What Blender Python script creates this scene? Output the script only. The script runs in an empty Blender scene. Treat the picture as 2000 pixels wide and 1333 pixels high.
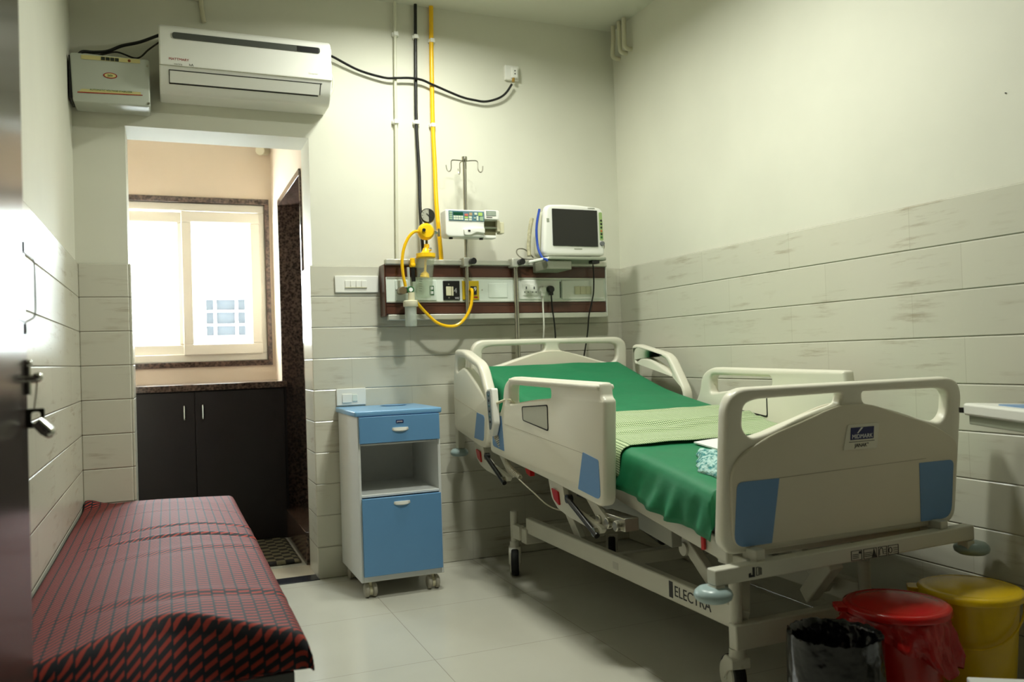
import bpy, bmesh, math, random
from mathutils import Vector, Matrix, noise
PI = math.pi
random.seed(7)
sc = bpy.context.scene
C = sc.collection

# ---------------------------------------------------------------- camera, world, lights, exposure
cam_d = bpy.data.cameras.new('camera'); cam = bpy.data.objects.new('camera', cam_d); C.objects.link(cam)
cr = Vector((0.92384158, -0.3813903, -0.03252958)); cu = Vector((0.02359267, -0.0280862, 0.99932705)); cf = Vector((0.38204727, 0.92398734, 0.01694919))
M = Matrix((cr, cu, -cf)).transposed().to_4x4(); M.translation = Vector((0.36201, -4.1247, 1.05221))
cam.matrix_world = M
cam_d.sensor_width = 36; cam_d.lens = 36 * 1632.85 / 2000
cam_d.clip_start = 0.02
cam_d.dof.use_dof = True; cam_d.dof.focus_distance = 3.2; cam_d.dof.aperture_fstop = 2.8
sc.camera = cam

w = bpy.data.worlds.new('world'); sc.world = w; w.use_nodes = True
w.node_tree.nodes['Background'].inputs[0].default_value = (0.86, 0.93, 1.0, 1)
w.node_tree.nodes['Background'].inputs[1].default_value = 42.0
wn = w.node_tree; wtc = wn.nodes.new('ShaderNodeTexCoord'); wsp = wn.nodes.new('ShaderNodeSeparateXYZ'); wmp = wn.nodes.new('ShaderNodeMapRange')
wn.links.new(wtc.outputs['Generated'], wsp.inputs[0]); wn.links.new(wsp.outputs[2], wmp.inputs[0])
for _i, _v in zip((1, 2, 3, 4), (-0.15, 0.05, 62.0, 38.0)): wmp.inputs[_i].default_value = _v      # the sunlit ground outside is brighter than the hazy sky
wn.links.new(wmp.outputs[0], wn.nodes['Background'].inputs[1])
sc.view_settings.view_transform = 'Standard'; sc.view_settings.look = 'None'
sc.view_settings.exposure = 0.0; sc.view_settings.gamma = 1.0
sc.view_settings.use_curve_mapping = False

def area(name, loc, size, power, col, rot, portal=False):
    l = bpy.data.lights.new(name, 'AREA'); l.shape = 'RECTANGLE'; l.size = size[0]; l.size_y = size[1]
    l.energy = power; l.color = col; l.cycles.is_portal = portal
    o = bpy.data.objects.new(name, l); C.objects.link(o); o.location = loc; o.rotation_euler = rot
    return o
LAMPS = ((1.5, -0.70, 19.5), (1.68, -1.74, 27.0))
for lx, ly, lp in LAMPS:
    lo_ = area('ceiling_light_source', (lx, ly, 2.805), (0.17, 0.17), lp, (0.975, 1.0, 0.895), (0, 0, 0)); lo_.data.spread = math.radians(168)
area('window_portal', (0.5, 1.75, 1.58), (0.95, 1.02), 1, (1, 1, 1), (-PI/2, 0, 0), True)

# ---------------------------------------------------------------- helpers
def lin(c):
    return tuple((x/12.92 if x <= 0.04045 else ((x+0.055)/1.055)**2.4) for x in c)
def mat(name, col, rough=0.5, metal=0.0, noise_amt=0.0, nscale=20, bump=0.0, bscale=60, **kw):
    m = bpy.data.materials.new(name); m.use_nodes = True
    nt = m.node_tree; b = nt.nodes['Principled BSDF']
    c = lin(col) + (1,)
    b.inputs['Base Color'].default_value = c
    b.inputs['Roughness'].default_value = rough; b.inputs['Metallic'].default_value = metal
    for k, v in kw.items(): b.inputs[k.replace('_', ' ')].default_value = v
    tc = nt.nodes.new('ShaderNodeTexCoord')
    if noise_amt:
        n = nt.nodes.new('ShaderNodeTexNoise'); n.inputs['Scale'].default_value = nscale; n.inputs['Detail'].default_value = 4
        nt.links.new(tc.outputs['Object'], n.inputs['Vector'])
        r = nt.nodes.new('ShaderNodeValToRGB')
        lo = tuple(max(0, x*(1-noise_amt)) for x in c[:3]) + (1,); hi = tuple(min(1, x*(1+noise_amt)) for x in c[:3]) + (1,)
        r.color_ramp.elements[0].color = lo; r.color_ramp.elements[1].color = hi
        r.color_ramp.elements[0].position = 0.3; r.color_ramp.elements[1].position = 0.7
        nt.links.new(n.outputs['Fac'], r.inputs[0]); nt.links.new(r.outputs[0], b.inputs['Base Color'])
    if bump:
        n2 = nt.nodes.new('ShaderNodeTexNoise'); n2.inputs['Scale'].default_value = bscale
        nt.links.new(tc.outputs['Object'], n2.inputs['Vector'])
        bp = nt.nodes.new('ShaderNodeBump'); bp.inputs['Strength'].default_value = bump; bp.inputs['Distance'].default_value = 0.01
        nt.links.new(n2.outputs['Fac'], bp.inputs['Height']); nt.links.new(bp.outputs[0], b.inputs['Normal'])
    return m
def clear_mat(name, tint=(0.9, 0.93, 0.88), a=0.22, rough=0.1):
    m = bpy.data.materials.new(name); m.use_nodes = True; nt = m.node_tree
    b = nt.nodes['Principled BSDF']; b.inputs['Base Color'].default_value = lin(tint)+(1,); b.inputs['Roughness'].default_value = rough
    t = nt.nodes.new('ShaderNodeBsdfTransparent'); t.inputs[0].default_value = (0.95, 0.97, 0.94, 1)
    mx = nt.nodes.new('ShaderNodeMixShader'); mx.inputs[0].default_value = a
    nt.links.new(t.outputs[0], mx.inputs[1]); nt.links.new(b.outputs[0], mx.inputs[2])
    nt.links.new(mx.outputs[0], nt.nodes['Material Output'].inputs['Surface'])
    return m
def node(nt, t, **kw):
    n = nt.nodes.new(t)
    for k, v in kw.items(): setattr(n, k, v)
    return n
def mth(nt, op, a, b=None, c=None):
    n = nt.nodes.new('ShaderNodeMath'); n.operation = op
    for i, v in enumerate((a, b, c)):
        if v is None: continue
        if isinstance(v, (int, float)): n.inputs[i].default_value = v
        else: nt.links.new(v, n.inputs[i])
    return n.outputs[0]
def mixc(nt, f, a, b):
    n = nt.nodes.new('ShaderNodeMix'); n.data_type = 'RGBA'
    for s, v in (('Factor', f), ('A', a), ('B', b)):
        i = [q for q in n.inputs if q.name == s and (q.type == ('VALUE' if s == 'Factor' else 'RGBA'))][0]
        if isinstance(v, (int, float)): i.default_value = v
        elif isinstance(v, tuple): i.default_value = v + ((1,) if len(v) == 3 else ())
        else: nt.links.new(v, i)
    return [q for q in n.outputs if q.type == 'RGBA'][0]

ORG = {}
def tag(o, label=None, cat=None, group=None, kind=None):
    if label: o['label'] = label
    if cat: o['category'] = cat
    if group: o['group'] = group
    if kind: o['kind'] = kind
    return o
def thing(name, label, cat, loc, group=None, parent=None):
    o = bpy.data.objects.new(name, None); C.objects.link(o); o.empty_display_size = 0.05
    o.location = loc; ORG[o.name] = Vector(loc)
    return tag(o, label, cat, group)
class MB:
    def __init__(s): s.bm = bmesh.new(); s.uv = None
    def _new(s, vs, m=None):
        if m is not None: bmesh.ops.transform(s.bm, matrix=m, verts=vs)
        return vs
    def box(s, lo, hi, m=None):
        vs = [s.bm.verts.new((x, y, z)) for x in (lo[0], hi[0]) for y in (lo[1], hi[1]) for z in (lo[2], hi[2])]
        for f in ((0,1,3,2),(4,6,7,5),(0,4,5,1),(2,3,7,6),(0,2,6,4),(1,5,7,3)): s.bm.faces.new([vs[i] for i in f])
        return s._new(vs, m) and s
    def cyl(s, p0, p1, r0, r1=None, n=24, cap=True):
        p0 = Vector(p0); p1 = Vector(p1); r1 = r0 if r1 is None else r1
        d = (p1-p0).normalized(); a = d.orthogonal().normalized(); b = d.cross(a)
        A = [s.bm.verts.new(p0+(a*math.cos(t)+b*math.sin(t))*r0) for t in [2*PI*i/n for i in range(n)]]
        B = [s.bm.verts.new(p1+(a*math.cos(t)+b*math.sin(t))*r1) for t in [2*PI*i/n for i in range(n)]]
        for i in range(n): s.bm.faces.new((A[i], A[(i+1)%n], B[(i+1)%n], B[i]))
        if cap: s.bm.faces.new(A[::-1]); s.bm.faces.new(B)
        return s
    def tube(s, pts, r, n=10, closed=False, smooth=0, rz=None):
        pts = [Vector(p) for p in pts]
        if smooth: pts = catmull(pts, smooth, closed)
        N = len(pts); rings = []; ref = None
        for i, p in enumerate(pts):
            if closed: d = pts[(i+1)%N]-pts[i-1]
            else: d = pts[min(i+1, N-1)]-pts[max(i-1, 0)]
            if d.length < 1e-9: d = Vector((0, 0, 1))
            d.normalize()
            if ref is None: ref = d.orthogonal().normalized()
            ref = (ref-d*ref.dot(d)); ref = ref.normalized() if ref.length > 1e-6 else d.orthogonal().normalized()
            b = d.cross(ref); rr = r(i/max(1, N-1)) if callable(r) else r
            rings.append([s.bm.verts.new(p+(ref*math.cos(t)+b*math.sin(t))*rr) for t in [2*PI*k/n for k in range(n)]])
        for i in range(N if closed else N-1):
            A = rings[i]; B = rings[(i+1)%N]
            for k in range(n): s.bm.faces.new((A[k], A[(k+1)%n], B[(k+1)%n], B[k]))
        if not closed: s.bm.faces.new(rings[0][::-1]); s.bm.faces.new(rings[-1])
        return s
    def lathe(s, prof, c=(0, 0, 0), n=40, m=None):
        rows = []; allv = []
        for (r, z) in prof:
            if r < 1e-5: v = [s.bm.verts.new((c[0], c[1], c[2]+z))]
            else: v = [s.bm.verts.new((c[0]+r*math.cos(2*PI*i/n), c[1]+r*math.sin(2*PI*i/n), c[2]+z)) for i in range(n)]
            rows.append(v); allv += v
        for A, B in zip(rows, rows[1:]):
            if len(A) == 1 and len(B) == 1: continue
            for i in range(n):
                j = (i+1) % n
                if len(A) == 1: s.bm.faces.new((A[0], B[j], B[i]))
                elif len(B) == 1: s.bm.faces.new((A[i], A[j], B[0]))
                else: s.bm.faces.new((A[i], A[j], B[j], B[i]))
        s._new(allv, m); return s
    def prism(s, poly, fn, d0, d1):   # poly of 2d points; fn(a, b, d) -> xyz
        A = [s.bm.verts.new(fn(a, b, d0)) for a, b in poly]; B = [s.bm.verts.new(fn(a, b, d1)) for a, b in poly]
        n = len(poly)
        s.bm.faces.new(A[::-1]); s.bm.faces.new(B)
        for i in range(n): s.bm.faces.new((A[i], A[(i+1)%n], B[(i+1)%n], B[i]))
        return s
    def ball(s, c, r, sub=3, sc_=(1, 1, 1)):
        g = bmesh.ops.create_icosphere(s.bm, subdivisions=sub, radius=r)
        for v in g['verts']: v.co = Vector((v.co.x*sc_[0], v.co.y*sc_[1], v.co.z*sc_[2])) + Vector(c)
        return s
    def grid(s, rows, uvs=None, closed=False):
        V = [[s.bm.verts.new(p) for p in r] for r in rows]
        uvl = s.bm.loops.layers.uv.verify() if uvs else None
        for i in range(len(V)-1):
            for j in range(len(V[0])-1):
                q = ((i, j), (i, j+1), (i+1, j+1), (i+1, j))
                f = s.bm.faces.new([V[a][b] for a, b in q])
                if uvs:
                    for l, (a, b) in zip(f.loops, q): l[uvl].uv = uvs[a][b]
        return s
    def mesh(s, me):
        s.bm.from_mesh(me); return s
    def xf(s, m):
        bmesh.ops.transform(s.bm, matrix=m, verts=s.bm.verts); return s
    def build(s, name, m, parent=None, bevel=0, seg=2, ang=35, sub=0, solid=0, recalc=True, **kw):
        bm = s.bm
        if recalc: bmesh.ops.recalc_face_normals(bm, faces=bm.faces)
        if parent is not None: org = ORG[parent.name]
        else:
            xs = [v.co for v in bm.verts]
            org = Vector(((min(v.x for v in xs)+max(v.x for v in xs))/2, (min(v.y for v in xs)+max(v.y for v in xs))/2, min(v.z for v in xs)))
        bmesh.ops.translate(bm, vec=-org, verts=bm.verts)
        for f in bm.faces: f.smooth = True
        for e in bm.edges:
            if len(e.link_faces) == 2 and e.calc_face_angle(0) > math.radians(ang): e.smooth = False
        me = bpy.data.meshes.new(name); bm.to_mesh(me); bm.free()
        me.materials.append(m)
        o = bpy.data.objects.new(name, me); C.objects.link(o)
        if parent is not None: o.parent = parent; ORG[o.name] = org.copy()
        else: o.location = org; ORG[o.name] = org.copy()
        if solid:
            md = o.modifiers.new('s', 'SOLIDIFY'); md.thickness = solid; md.offset = -1
        if bevel:
            md = o.modifiers.new('b', 'BEVEL'); md.width = bevel; md.segments = seg; md.limit_method = 'ANGLE'; md.angle_limit = math.radians(ang)
            md.harden_normals = False
        if sub:
            md = o.modifiers.new('u', 'SUBSURF'); md.levels = sub; md.render_levels = sub
        if kw: tag(o, **kw)
        return o
def catmull(P, k, closed=False):
    out = []; n = len(P)
    for i in range(n if closed else n-1):
        if closed: a, b, c, d = P[i-1], P[i], P[(i+1)%n], P[(i+2)%n]
        else: a, b, c, d = P[max(i-1, 0)], P[i], P[i+1], P[min(i+2, n-1)]
        for j in range(k):
            t = j/k
            out.append(0.5*((2*b)+(c-a)*t+(2*a-5*b+4*c-d)*t*t+(3*b-a-3*c+d)*t**3))
    if not closed: out.append(P[-1])
    return out
def rnd(poly, rad, seg=5):      # rounded polygon; rad number or list
    n = len(poly); out = []
    for i in range(n):
        r = rad[i] if isinstance(rad, (list, tuple)) else rad
        p = Vector(poly[i]); a = Vector(poly[i-1])-p; b = Vector(poly[(i+1)%n])-p
        if r <= 1e-6: out.append(tuple(p)); continue
        r = min(r, a.length*0.49, b.length*0.49)
        A = p+a.normalized()*r; B = p+b.normalized()*r
        for k in range(seg+1):
            t = k/seg; q = A*(1-t)**2+p*2*t*(1-t)+B*t*t; out.append((q.x, q.y))
    return out
def plate(outer, holes, thick, bevel, fn, res=2):
    """flat plate with holes through a filled 2d curve; fn maps (a, b, d) to world"""
    cu_ = bpy.data.curves.new('tmp', 'CURVE'); cu_.dimensions = '2D'; cu_.fill_mode = 'BOTH'
    cu_.extrude = max(0.0001, thick/2-bevel); cu_.bevel_depth = bevel; cu_.bevel_resolution = res; cu_.offset = -bevel
    for poly in [outer]+list(holes):
        sp = cu_.splines.new('POLY'); sp.points.add(len(poly)-1); sp.use_cyclic_u = True
        for p, q in zip(sp.points, poly): p.co = (q[0], q[1], 0, 1)
    ob = bpy.data.objects.new('tmp', cu_); C.objects.link(ob)
    bpy.context.view_layer.update()
    dg = bpy.context.evaluated_depsgraph_get()
    me = bpy.data.meshes.new_from_object(ob.evaluated_get(dg))
    bpy.data.objects.remove(ob); bpy.data.curves.remove(cu_)
    b = MB(); b.bm.from_mesh(me); bpy.data.meshes.remove(me)
    bmesh.ops.remove_doubles(b.bm, verts=b.bm.verts, dist=1e-5)
    for v in b.bm.verts: v.co = Vector(fn(v.co.x, v.co.y, v.co.z))
    return b
def text(body, size, m4, extr=0.0004, sx=1.0):
    cu_ = bpy.data.curves.new('tmp', 'FONT'); cu_.body = body; cu_.size = size; cu_.extrude = extr
    cu_.align_x = 'CENTER'; cu_.align_y = 'CENTER'; cu_.resolution_u = 3
    ob = bpy.data.objects.new('tmp', cu_); C.objects.link(ob); bpy.context.view_layer.update()
    me = bpy.data.meshes.new_from_object(ob.evaluated_get(bpy.context.evaluated_depsgraph_get()))
    bpy.data.objects.remove(ob); bpy.data.curves.remove(cu_)
    b = MB(); b.bm.from_mesh(me); bpy.data.meshes.remove(me)
    b.xf(m4 @ Matrix.Diagonal((sx, 1, 1, 1))); return b
def frame_m(o, xd, yd):
    xd = Vector(xd).normalized(); yd = Vector(yd).normalized(); zd = xd.cross(yd)
    m = Matrix((xd, yd, zd)).transposed().to_4x4(); m.translation = Vector(o); return m
def rotx_about(o, a):
    return Matrix.Translation(o) @ Matrix.Rotation(a, 4, 'X') @ Matrix.Translation(-Vector(o))

# ---------------------------------------------------------------- materials
def m_wall(name, col):
    return mat(name, col, 0.6, noise_amt=0.03, nscale=3, bump=0.12, bscale=9)
WALL = m_wall('cream_wall_paint', (0.865, 0.862, 0.802))
PEACH = m_wall('peach_wall_paint', (0.89, 0.825, 0.75))
CEIL = mat('ceiling_paint', (0.84, 0.84, 0.78), 0.7, noise_amt=0.02, nscale=2)
DARKROOM = mat('dark_shade_wall', (0.2, 0.18, 0.16), 0.7)
def m_tile(name, axis):
    m = mat(name, (0.8, 0.79, 0.72), 0.22); nt = m.node_tree; b = nt.nodes['Principled BSDF']
    g = node(nt, 'ShaderNodeNewGeometry'); sep = node(nt, 'ShaderNodeSeparateXYZ'); nt.links.new(g.outputs['Position'], sep.inputs[0])
    cmb = node(nt, 'ShaderNodeCombineXYZ')
    nt.links.new(sep.outputs[0 if axis == 'x' else 1], cmb.inputs[0]); nt.links.new(sep.outputs[2], cmb.inputs[1])
    off = node(nt, 'ShaderNodeVectorMath', operation='ADD'); nt.links.new(cmb.outputs[0], off.inputs[0])
    off.inputs[1].default_value = (6.212 if axis == 'y' else 0.3, 0.0, 0)
    br = node(nt, 'ShaderNodeTexBrick'); br.offset = 0.33 if axis == 'y' else 0.5
    nt.links.new(off.outputs[0], br.inputs['Vector'])
    br.inputs['Scale'].default_value = 1; br.inputs['Brick Width'].default_value = 0.602; br.inputs['Row Height'].default_value = 0.152
    br.inputs['Mortar Size'].default_value = 0.0016; br.inputs['Mortar Smooth'].default_value = 0.6
    br.inputs['Color1'].default_value = (1, 1, 1, 1); br.inputs['Color2'].default_value = (0.90, 0.90, 0.90, 1); br.inputs['Mortar'].default_value = (0.80, 0.79, 0.76, 1)
    # wood streaks
    st = node(nt, 'ShaderNodeVectorMath', operation='MULTIPLY'); nt.links.new(cmb.outputs[0], st.inputs[0]); st.inputs[1].default_value = (3.0, 26, 1)
    n1 = node(nt, 'ShaderNodeTexNoise'); n1.inputs['Scale'].default_value = 1.4; n1.inputs['Detail'].default_value = 7; n1.inputs['Roughness'].default_value = 0.65
    nt.links.new(st.outputs[0], n1.inputs['Vector'])
    n2 = node(nt, 'ShaderNodeTexNoise'); n2.inputs['Scale'].default_value = 4.2; n2.inputs['Detail'].default_value = 3
    nt.links.new(cmb.outputs[0], n2.inputs['Vector'])
    a = mth(nt, 'MULTIPLY', mth(nt, 'SUBTRACT', n1.outputs['Fac'], 0.52), 5.0); a = mth(nt, 'MAXIMUM', mth(nt, 'MINIMUM', a, 1), 0)
    c = mth(nt, 'MULTIPLY', mth(nt, 'SUBTRACT', n2.outputs['Fac'], 0.46), 6.0); c = mth(nt, 'MAXIMUM', mth(nt, 'MINIMUM', c, 1), 0)
    f = mth(nt, 'MULTIPLY', mth(nt, 'MULTIPLY', a, c), 0.78)
    col = mixc(nt, f, lin((0.82, 0.812, 0.75)), lin((0.60, 0.54, 0.44)))
    mul = node(nt, 'ShaderNodeMix'); mul.data_type = 'RGBA'; mul.blend_type = 'MULTIPLY'
    ins = [q for q in mul.inputs if q.type == 'RGBA']; [q for q in mul.inputs if q.name == 'Factor' and q.type == 'VALUE'][0].default_value = 0.5
    nt.links.new(col, ins[0]); nt.links.new(br.outputs['Color'], ins[1])
    fz = mth(nt, 'FRACT', mth(nt, 'ADD', mth(nt, 'DIVIDE', sep.outputs[2], 0.152), 0.5))
    dzz = mth(nt, 'ABSOLUTE', mth(nt, 'SUBTRACT', fz, 0.5))
    gr = mth(nt, 'MAXIMUM', mth(nt, 'SUBTRACT', 1.0, mth(nt, 'DIVIDE', dzz, 0.026)), 0.0)
    grd = mth(nt, 'MAXIMUM', mth(nt, 'SUBTRACT', 1.0, mth(nt, 'DIVIDE', dzz, 0.011)), 0.0)
    cc = mixc(nt, mth(nt, 'MULTIPLY', br.outputs['Fac'], 0.22), [q for q in mul.outputs if q.type == 'RGBA'][0], lin((0.60, 0.57, 0.50)))
    cc = mixc(nt, mth(nt, 'MULTIPLY', grd, 0.8), cc, lin((0.50, 0.48, 0.42)))
    nt.links.new(cc, b.inputs['Base Color'])
    h = mth(nt, 'ADD', mth(nt, 'MULTIPLY', gr, -1.0), mth(nt, 'MULTIPLY', n1.outputs['Fac'], 0.08))
    bp = node(nt, 'ShaderNodeBump'); bp.inputs['Strength'].default_value = 0.8; bp.inputs['Distance'].default_value = 0.004
    nt.links.new(h, bp.inputs['Height']); nt.links.new(bp.outputs[0], b.inputs['Normal'])
    return m
TILEX = m_tile('whitewashed_plank_tile_x', 'x'); TILEY = m_tile('whitewashed_plank_tile_y', 'y')
def m_floor():
    m = mat('ivory_floor_tile', (0.8, 0.79, 0.75), 0.22); nt = m.node_tree; b = nt.nodes['Principled BSDF']
    g = node(nt, 'ShaderNodeNewGeometry'); off = node(nt, 'ShaderNodeVectorMath', operation='ADD'); nt.links.new(g.outputs['Position'], off.inputs[0]); off.inputs[1].default_value = (6.0, 6.7, 0)
    br = node(nt, 'ShaderNodeTexBrick'); br.offset = 0; nt.links.new(off.outputs[0], br.inputs['Vector'])
    br.inputs['Scale'].default_value = 1; br.inputs['Brick Width'].default_value = 0.6; br.inputs['Row Height'].default_value = 0.6
    br.inputs['Mortar Size'].default_value = 0.0015; br.inputs['Mortar Smooth'].default_value = 0.2
    n2 = node(nt, 'ShaderNodeTexNoise'); n2.inputs['Scale'].default_value = 2.5; n2.inputs['Detail'].default_value = 5; nt.links.new(g.outputs['Position'], n2.inputs['Vector'])
    col = mixc(nt, n2.outputs['Fac'], lin((0.72, 0.71, 0.655)), lin((0.78, 0.772, 0.72)))
    nt.links.new(mixc(nt, br.outputs['Fac'], col, lin((0.62, 0.60, 0.55))), b.inputs['Base Color'])
    return m
FLOOR = m_floor()
def m_granite():
    m = mat('brown_black_granite', (0.15, 0.12, 0.1), 0.15); nt = m.node_tree; b = nt.nodes['Principled BSDF']
    g = node(nt, 'ShaderNodeNewGeometry')
    v = node(nt, 'ShaderNodeTexVoronoi'); v.inputs['Scale'].default_value = 75; nt.links.new(g.outputs['Position'], v.inputs['Vector'])
    n = node(nt, 'ShaderNodeTexNoise'); n.inputs['Scale'].default_value = 45; n.inputs['Detail'].default_value = 5; nt.links.new(g.outputs['Position'], n.inputs['Vector'])
    r = node(nt, 'ShaderNodeValToRGB'); e = r.color_ramp.elements
    e[0].position = 0.25; e[0].color = lin((0.10, 0.09, 0.085))+(1,); e[1].position = 0.8; e[1].color = lin((0.44, 0.36, 0.32))+(1,)
    x = r.color_ramp.elements.new(0.5); x.color = lin((0.25, 0.20, 0.175))+(1,)
    s = mth(nt, 'ADD', mth(nt, 'MULTIPLY', v.outputs['Distance'], 0.5), mth(nt, 'MULTIPLY', n.outputs['Fac'], 0.7))
    nt.links.new(s, r.inputs[0]); nt.links.new(r.outputs[0], b.inputs['Base Color'])
    return m
GRAN = m_granite()
WHITE_P = mat('white_plastic', (0.93, 0.93, 0.90), 0.35, noise_amt=0.01, nscale=5)
UPVC = mat('white_window_frame', (0.93, 0.91, 0.86), 0.35, noise_amt=0.01, nscale=5)
BEDW = mat('ivory_bed_plastic', (0.90, 0.885, 0.82), 0.33, noise_amt=0.012, nscale=4)
BEDP = mat('ivory_bed_panel', (0.87, 0.84, 0.76), 0.42, noise_amt=0.012, nscale=4)
BLUE = mat('blue_panel', (0.42, 0.58, 0.76), 0.4, noise_amt=0.02, nscale=8)
CABB = mat('cabinet_blue', (0.39, 0.59, 0.77), 0.38, noise_amt=0.015, nscale=8)
CABT = mat('cabinet_blue_top', (0.46, 0.66, 0.83), 0.3)
CABW = mat('cabinet_white', (0.87, 0.88, 0.87), 0.4, noise_amt=0.01, nscale=6)
STEELP = mat('painted_steel', (0.80, 0.79, 0.73), 0.35, noise_amt=0.02, nscale=10)
GREYP = mat('blue_grey_rubber', (0.62, 0.70, 0.70), 0.3)
CHROME = mat('chrome', (0.8, 0.8, 0.78), 0.12, 1.0, noise_amt=0.03, nscale=30)
STEEL = mat('brushed_steel', (0.72, 0.71, 0.66), 0.28, 1.0, noise_amt=0.04, nscale=40)
ALU = mat('anodised_aluminium', (0.80, 0.80, 0.75), 0.35, 0.4)
BLACK = mat('black_plastic', (0.05, 0.05, 0.05), 0.35, noise_amt=0.1, nscale=10)
RUBBER = mat('black_rubber', (0.04, 0.04, 0.04), 0.6, noise_amt=0.1, nscale=10)
DARKGAP = mat('dark_seam', (0.12, 0.11, 0.09), 0.7)
RED = mat('red_plastic', (0.72, 0.08, 0.07), 0.35, noise_amt=0.05, nscale=8)
REDBIN = mat('red_bin_plastic', (0.70, 0.06, 0.05), 0.22, noise_amt=0.05, nscale=8)
YELBIN = mat('yellow_bin_plastic', (0.86, 0.71, 0.02), 0.25, noise_amt=0.04, nscale=8)
YELLOW = mat('yellow_plastic', (0.98, 0.78, 0.02), 0.35, noise_amt=0.03, nscale=12)
YHOSE = mat('yellow_pipe', (0.97, 0.76, 0.03), 0.3, noise_amt=0.03, nscale=12)
BROWN = mat('brown_laminate', (0.33, 0.20, 0.15), 0.3, noise_amt=0.08, nscale=15)
FASCIA = mat('white_fascia', (0.87, 0.90, 0.86), 0.3, noise_amt=0.01, nscale=6)
BEIGEP = mat('aged_ivory_plastic', (0.84, 0.82, 0.70), 0.4, noise_amt=0.02, nscale=10)
GREYPL = mat('grey_plastic', (0.60, 0.62, 0.55), 0.4, noise_amt=0.03, nscale=10)
STABG = mat('grey_painted_box', (0.73, 0.75, 0.70), 0.4, noise_amt=0.02, nscale=6)
WENGE = mat('dark_wenge_laminate', (0.115, 0.085, 0.09), 0.42, noise_amt=0.1, nscale=8)
DOORM = mat('dark_glossy_door_laminate', (0.24, 0.21, 0.20), 0.2, noise_amt=0.06, nscale=5)
CLEAR = clear_mat('clear_plastic', a=0.10)
CLEARF = clear_mat('frosted_clear_plastic', (0.92, 0.94, 0.92), 0.34, 0.25)
GLASSM = clear_mat('window_glass', (0.95, 0.97, 1.0), 0.06, 0.02)
NAVY = mat('navy_label', (0.08, 0.11, 0.36), 0.3)
WHITEINK = mat('white_print', (0.95, 0.95, 0.95), 0.5)
INK = mat('dark_print', (0.08, 0.08, 0.09), 0.5)
REDINK = mat('red_print', (0.62, 0.12, 0.10), 0.5)
GREENINK = mat('green_print', (0.10, 0.38, 0.18), 0.5)
YELINK = mat('yellow_print', (0.80, 0.76, 0.52), 0.5)
SCREEN = mat('dark_screen', (0.10, 0.10, 0.09), 0.25)
def m_green():
    m = mat('green_bed_sheet', (0.07, 0.47, 0.30), 0.6, noise_amt=0.06, nscale=7, bump=0.3, bscale=14)
    return m
GREEN = m_green()
def m_check():
    m = mat('green_cream_check_cloth', (0.75, 0.82, 0.6), 0.8, Sheen_Weight=0.2); nt = m.node_tree; b = nt.nodes['Principled BSDF']
    uv = node(nt, 'ShaderNodeUVMap'); sp = node(nt, 'ShaderNodeSeparateXYZ'); nt.links.new(uv.outputs[0], sp.inputs[0])
    fx = mth(nt, 'LESS_THAN', mth(nt, 'FRACT', mth(nt, 'MULTIPLY', sp.outputs[0], 120)), 0.44)
    fy = mth(nt, 'LESS_THAN', mth(nt, 'FRACT', mth(nt, 'MULTIPLY', sp.outputs[1], 120)), 0.44)
    f = mth(nt, 'MULTIPLY', mth(nt, 'ADD', fx, fy), 0.5)
    r = node(nt, 'ShaderNodeValToRGB'); r.color_ramp.elements[0].color = lin((0.88, 0.92, 0.78))+(1,); r.color_ramp.elements[1].color = lin((0.10, 0.22, 0.11))+(1,)
    x = r.color_ramp.elements.new(0.5); x.color = lin((0.56, 0.67, 0.45))+(1,)
    nt.links.new(f, r.inputs[0]); nt.links.new(r.outputs[0], b.inputs['Base Color'])
    return m
CHECK = m_check()
def m_spread():
    m = mat('red_navy_dash_weave', (0.5, 0.2, 0.2), 0.72, Specular_IOR_Level=0.42); nt = m.node_tree; b = nt.nodes['Principled BSDF']
    uv = node(nt, 'ShaderNodeUVMap'); sp = node(nt, 'ShaderNodeSeparateXYZ'); nt.links.new(uv.outputs[0], sp.inputs[0])
    col = mth(nt, 'DIVIDE', sp.outputs[0], 0.031); fr = mth(nt, 'FRACT', col); fl = mth(nt, 'FLOOR', col)
    par = mth(nt, 'MODULO', fl, 2.0)
    v = mth(nt, 'SUBTRACT', mth(nt, 'DIVIDE', sp.outputs[1], 0.024), mth(nt, 'MULTIPLY', fr, 1.05))
    v = mth(nt, 'ADD', v, mth(nt, 'MULTIPLY', par, 0.5))
    dash = mth(nt, 'LESS_THAN', mth(nt, 'FRACT', v), 0.42)
    inc = mth(nt, 'MULTIPLY', mth(nt, 'GREATER_THAN', fr, 0.08), mth(nt, 'LESS_THAN', fr, 0.92))
    f = mth(nt, 'MULTIPLY', dash, inc)
    nt.links.new(mixc(nt, f, lin((0.08, 0.07, 0.11)), lin((0.62, 0.20, 0.15))), b.inputs['Base Color'])
    tx = node(nt, 'ShaderNodeTexCoord'); n2 = node(nt, 'ShaderNodeTexNoise'); n2.inputs['Scale'].default_value = 500; nt.links.new(tx.outputs['Object'], n2.inputs['Vector'])
    bp = node(nt, 'ShaderNodeBump'); bp.inputs['Strength'].default_value = 0.3; bp.inputs['Distance'].default_value = 0.002
    nt.links.new(n2.outputs['Fac'], bp.inputs['Height']); nt.links.new(bp.outputs[0], b.inputs['Normal'])
    return m
SPREAD = m_spread()
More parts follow.
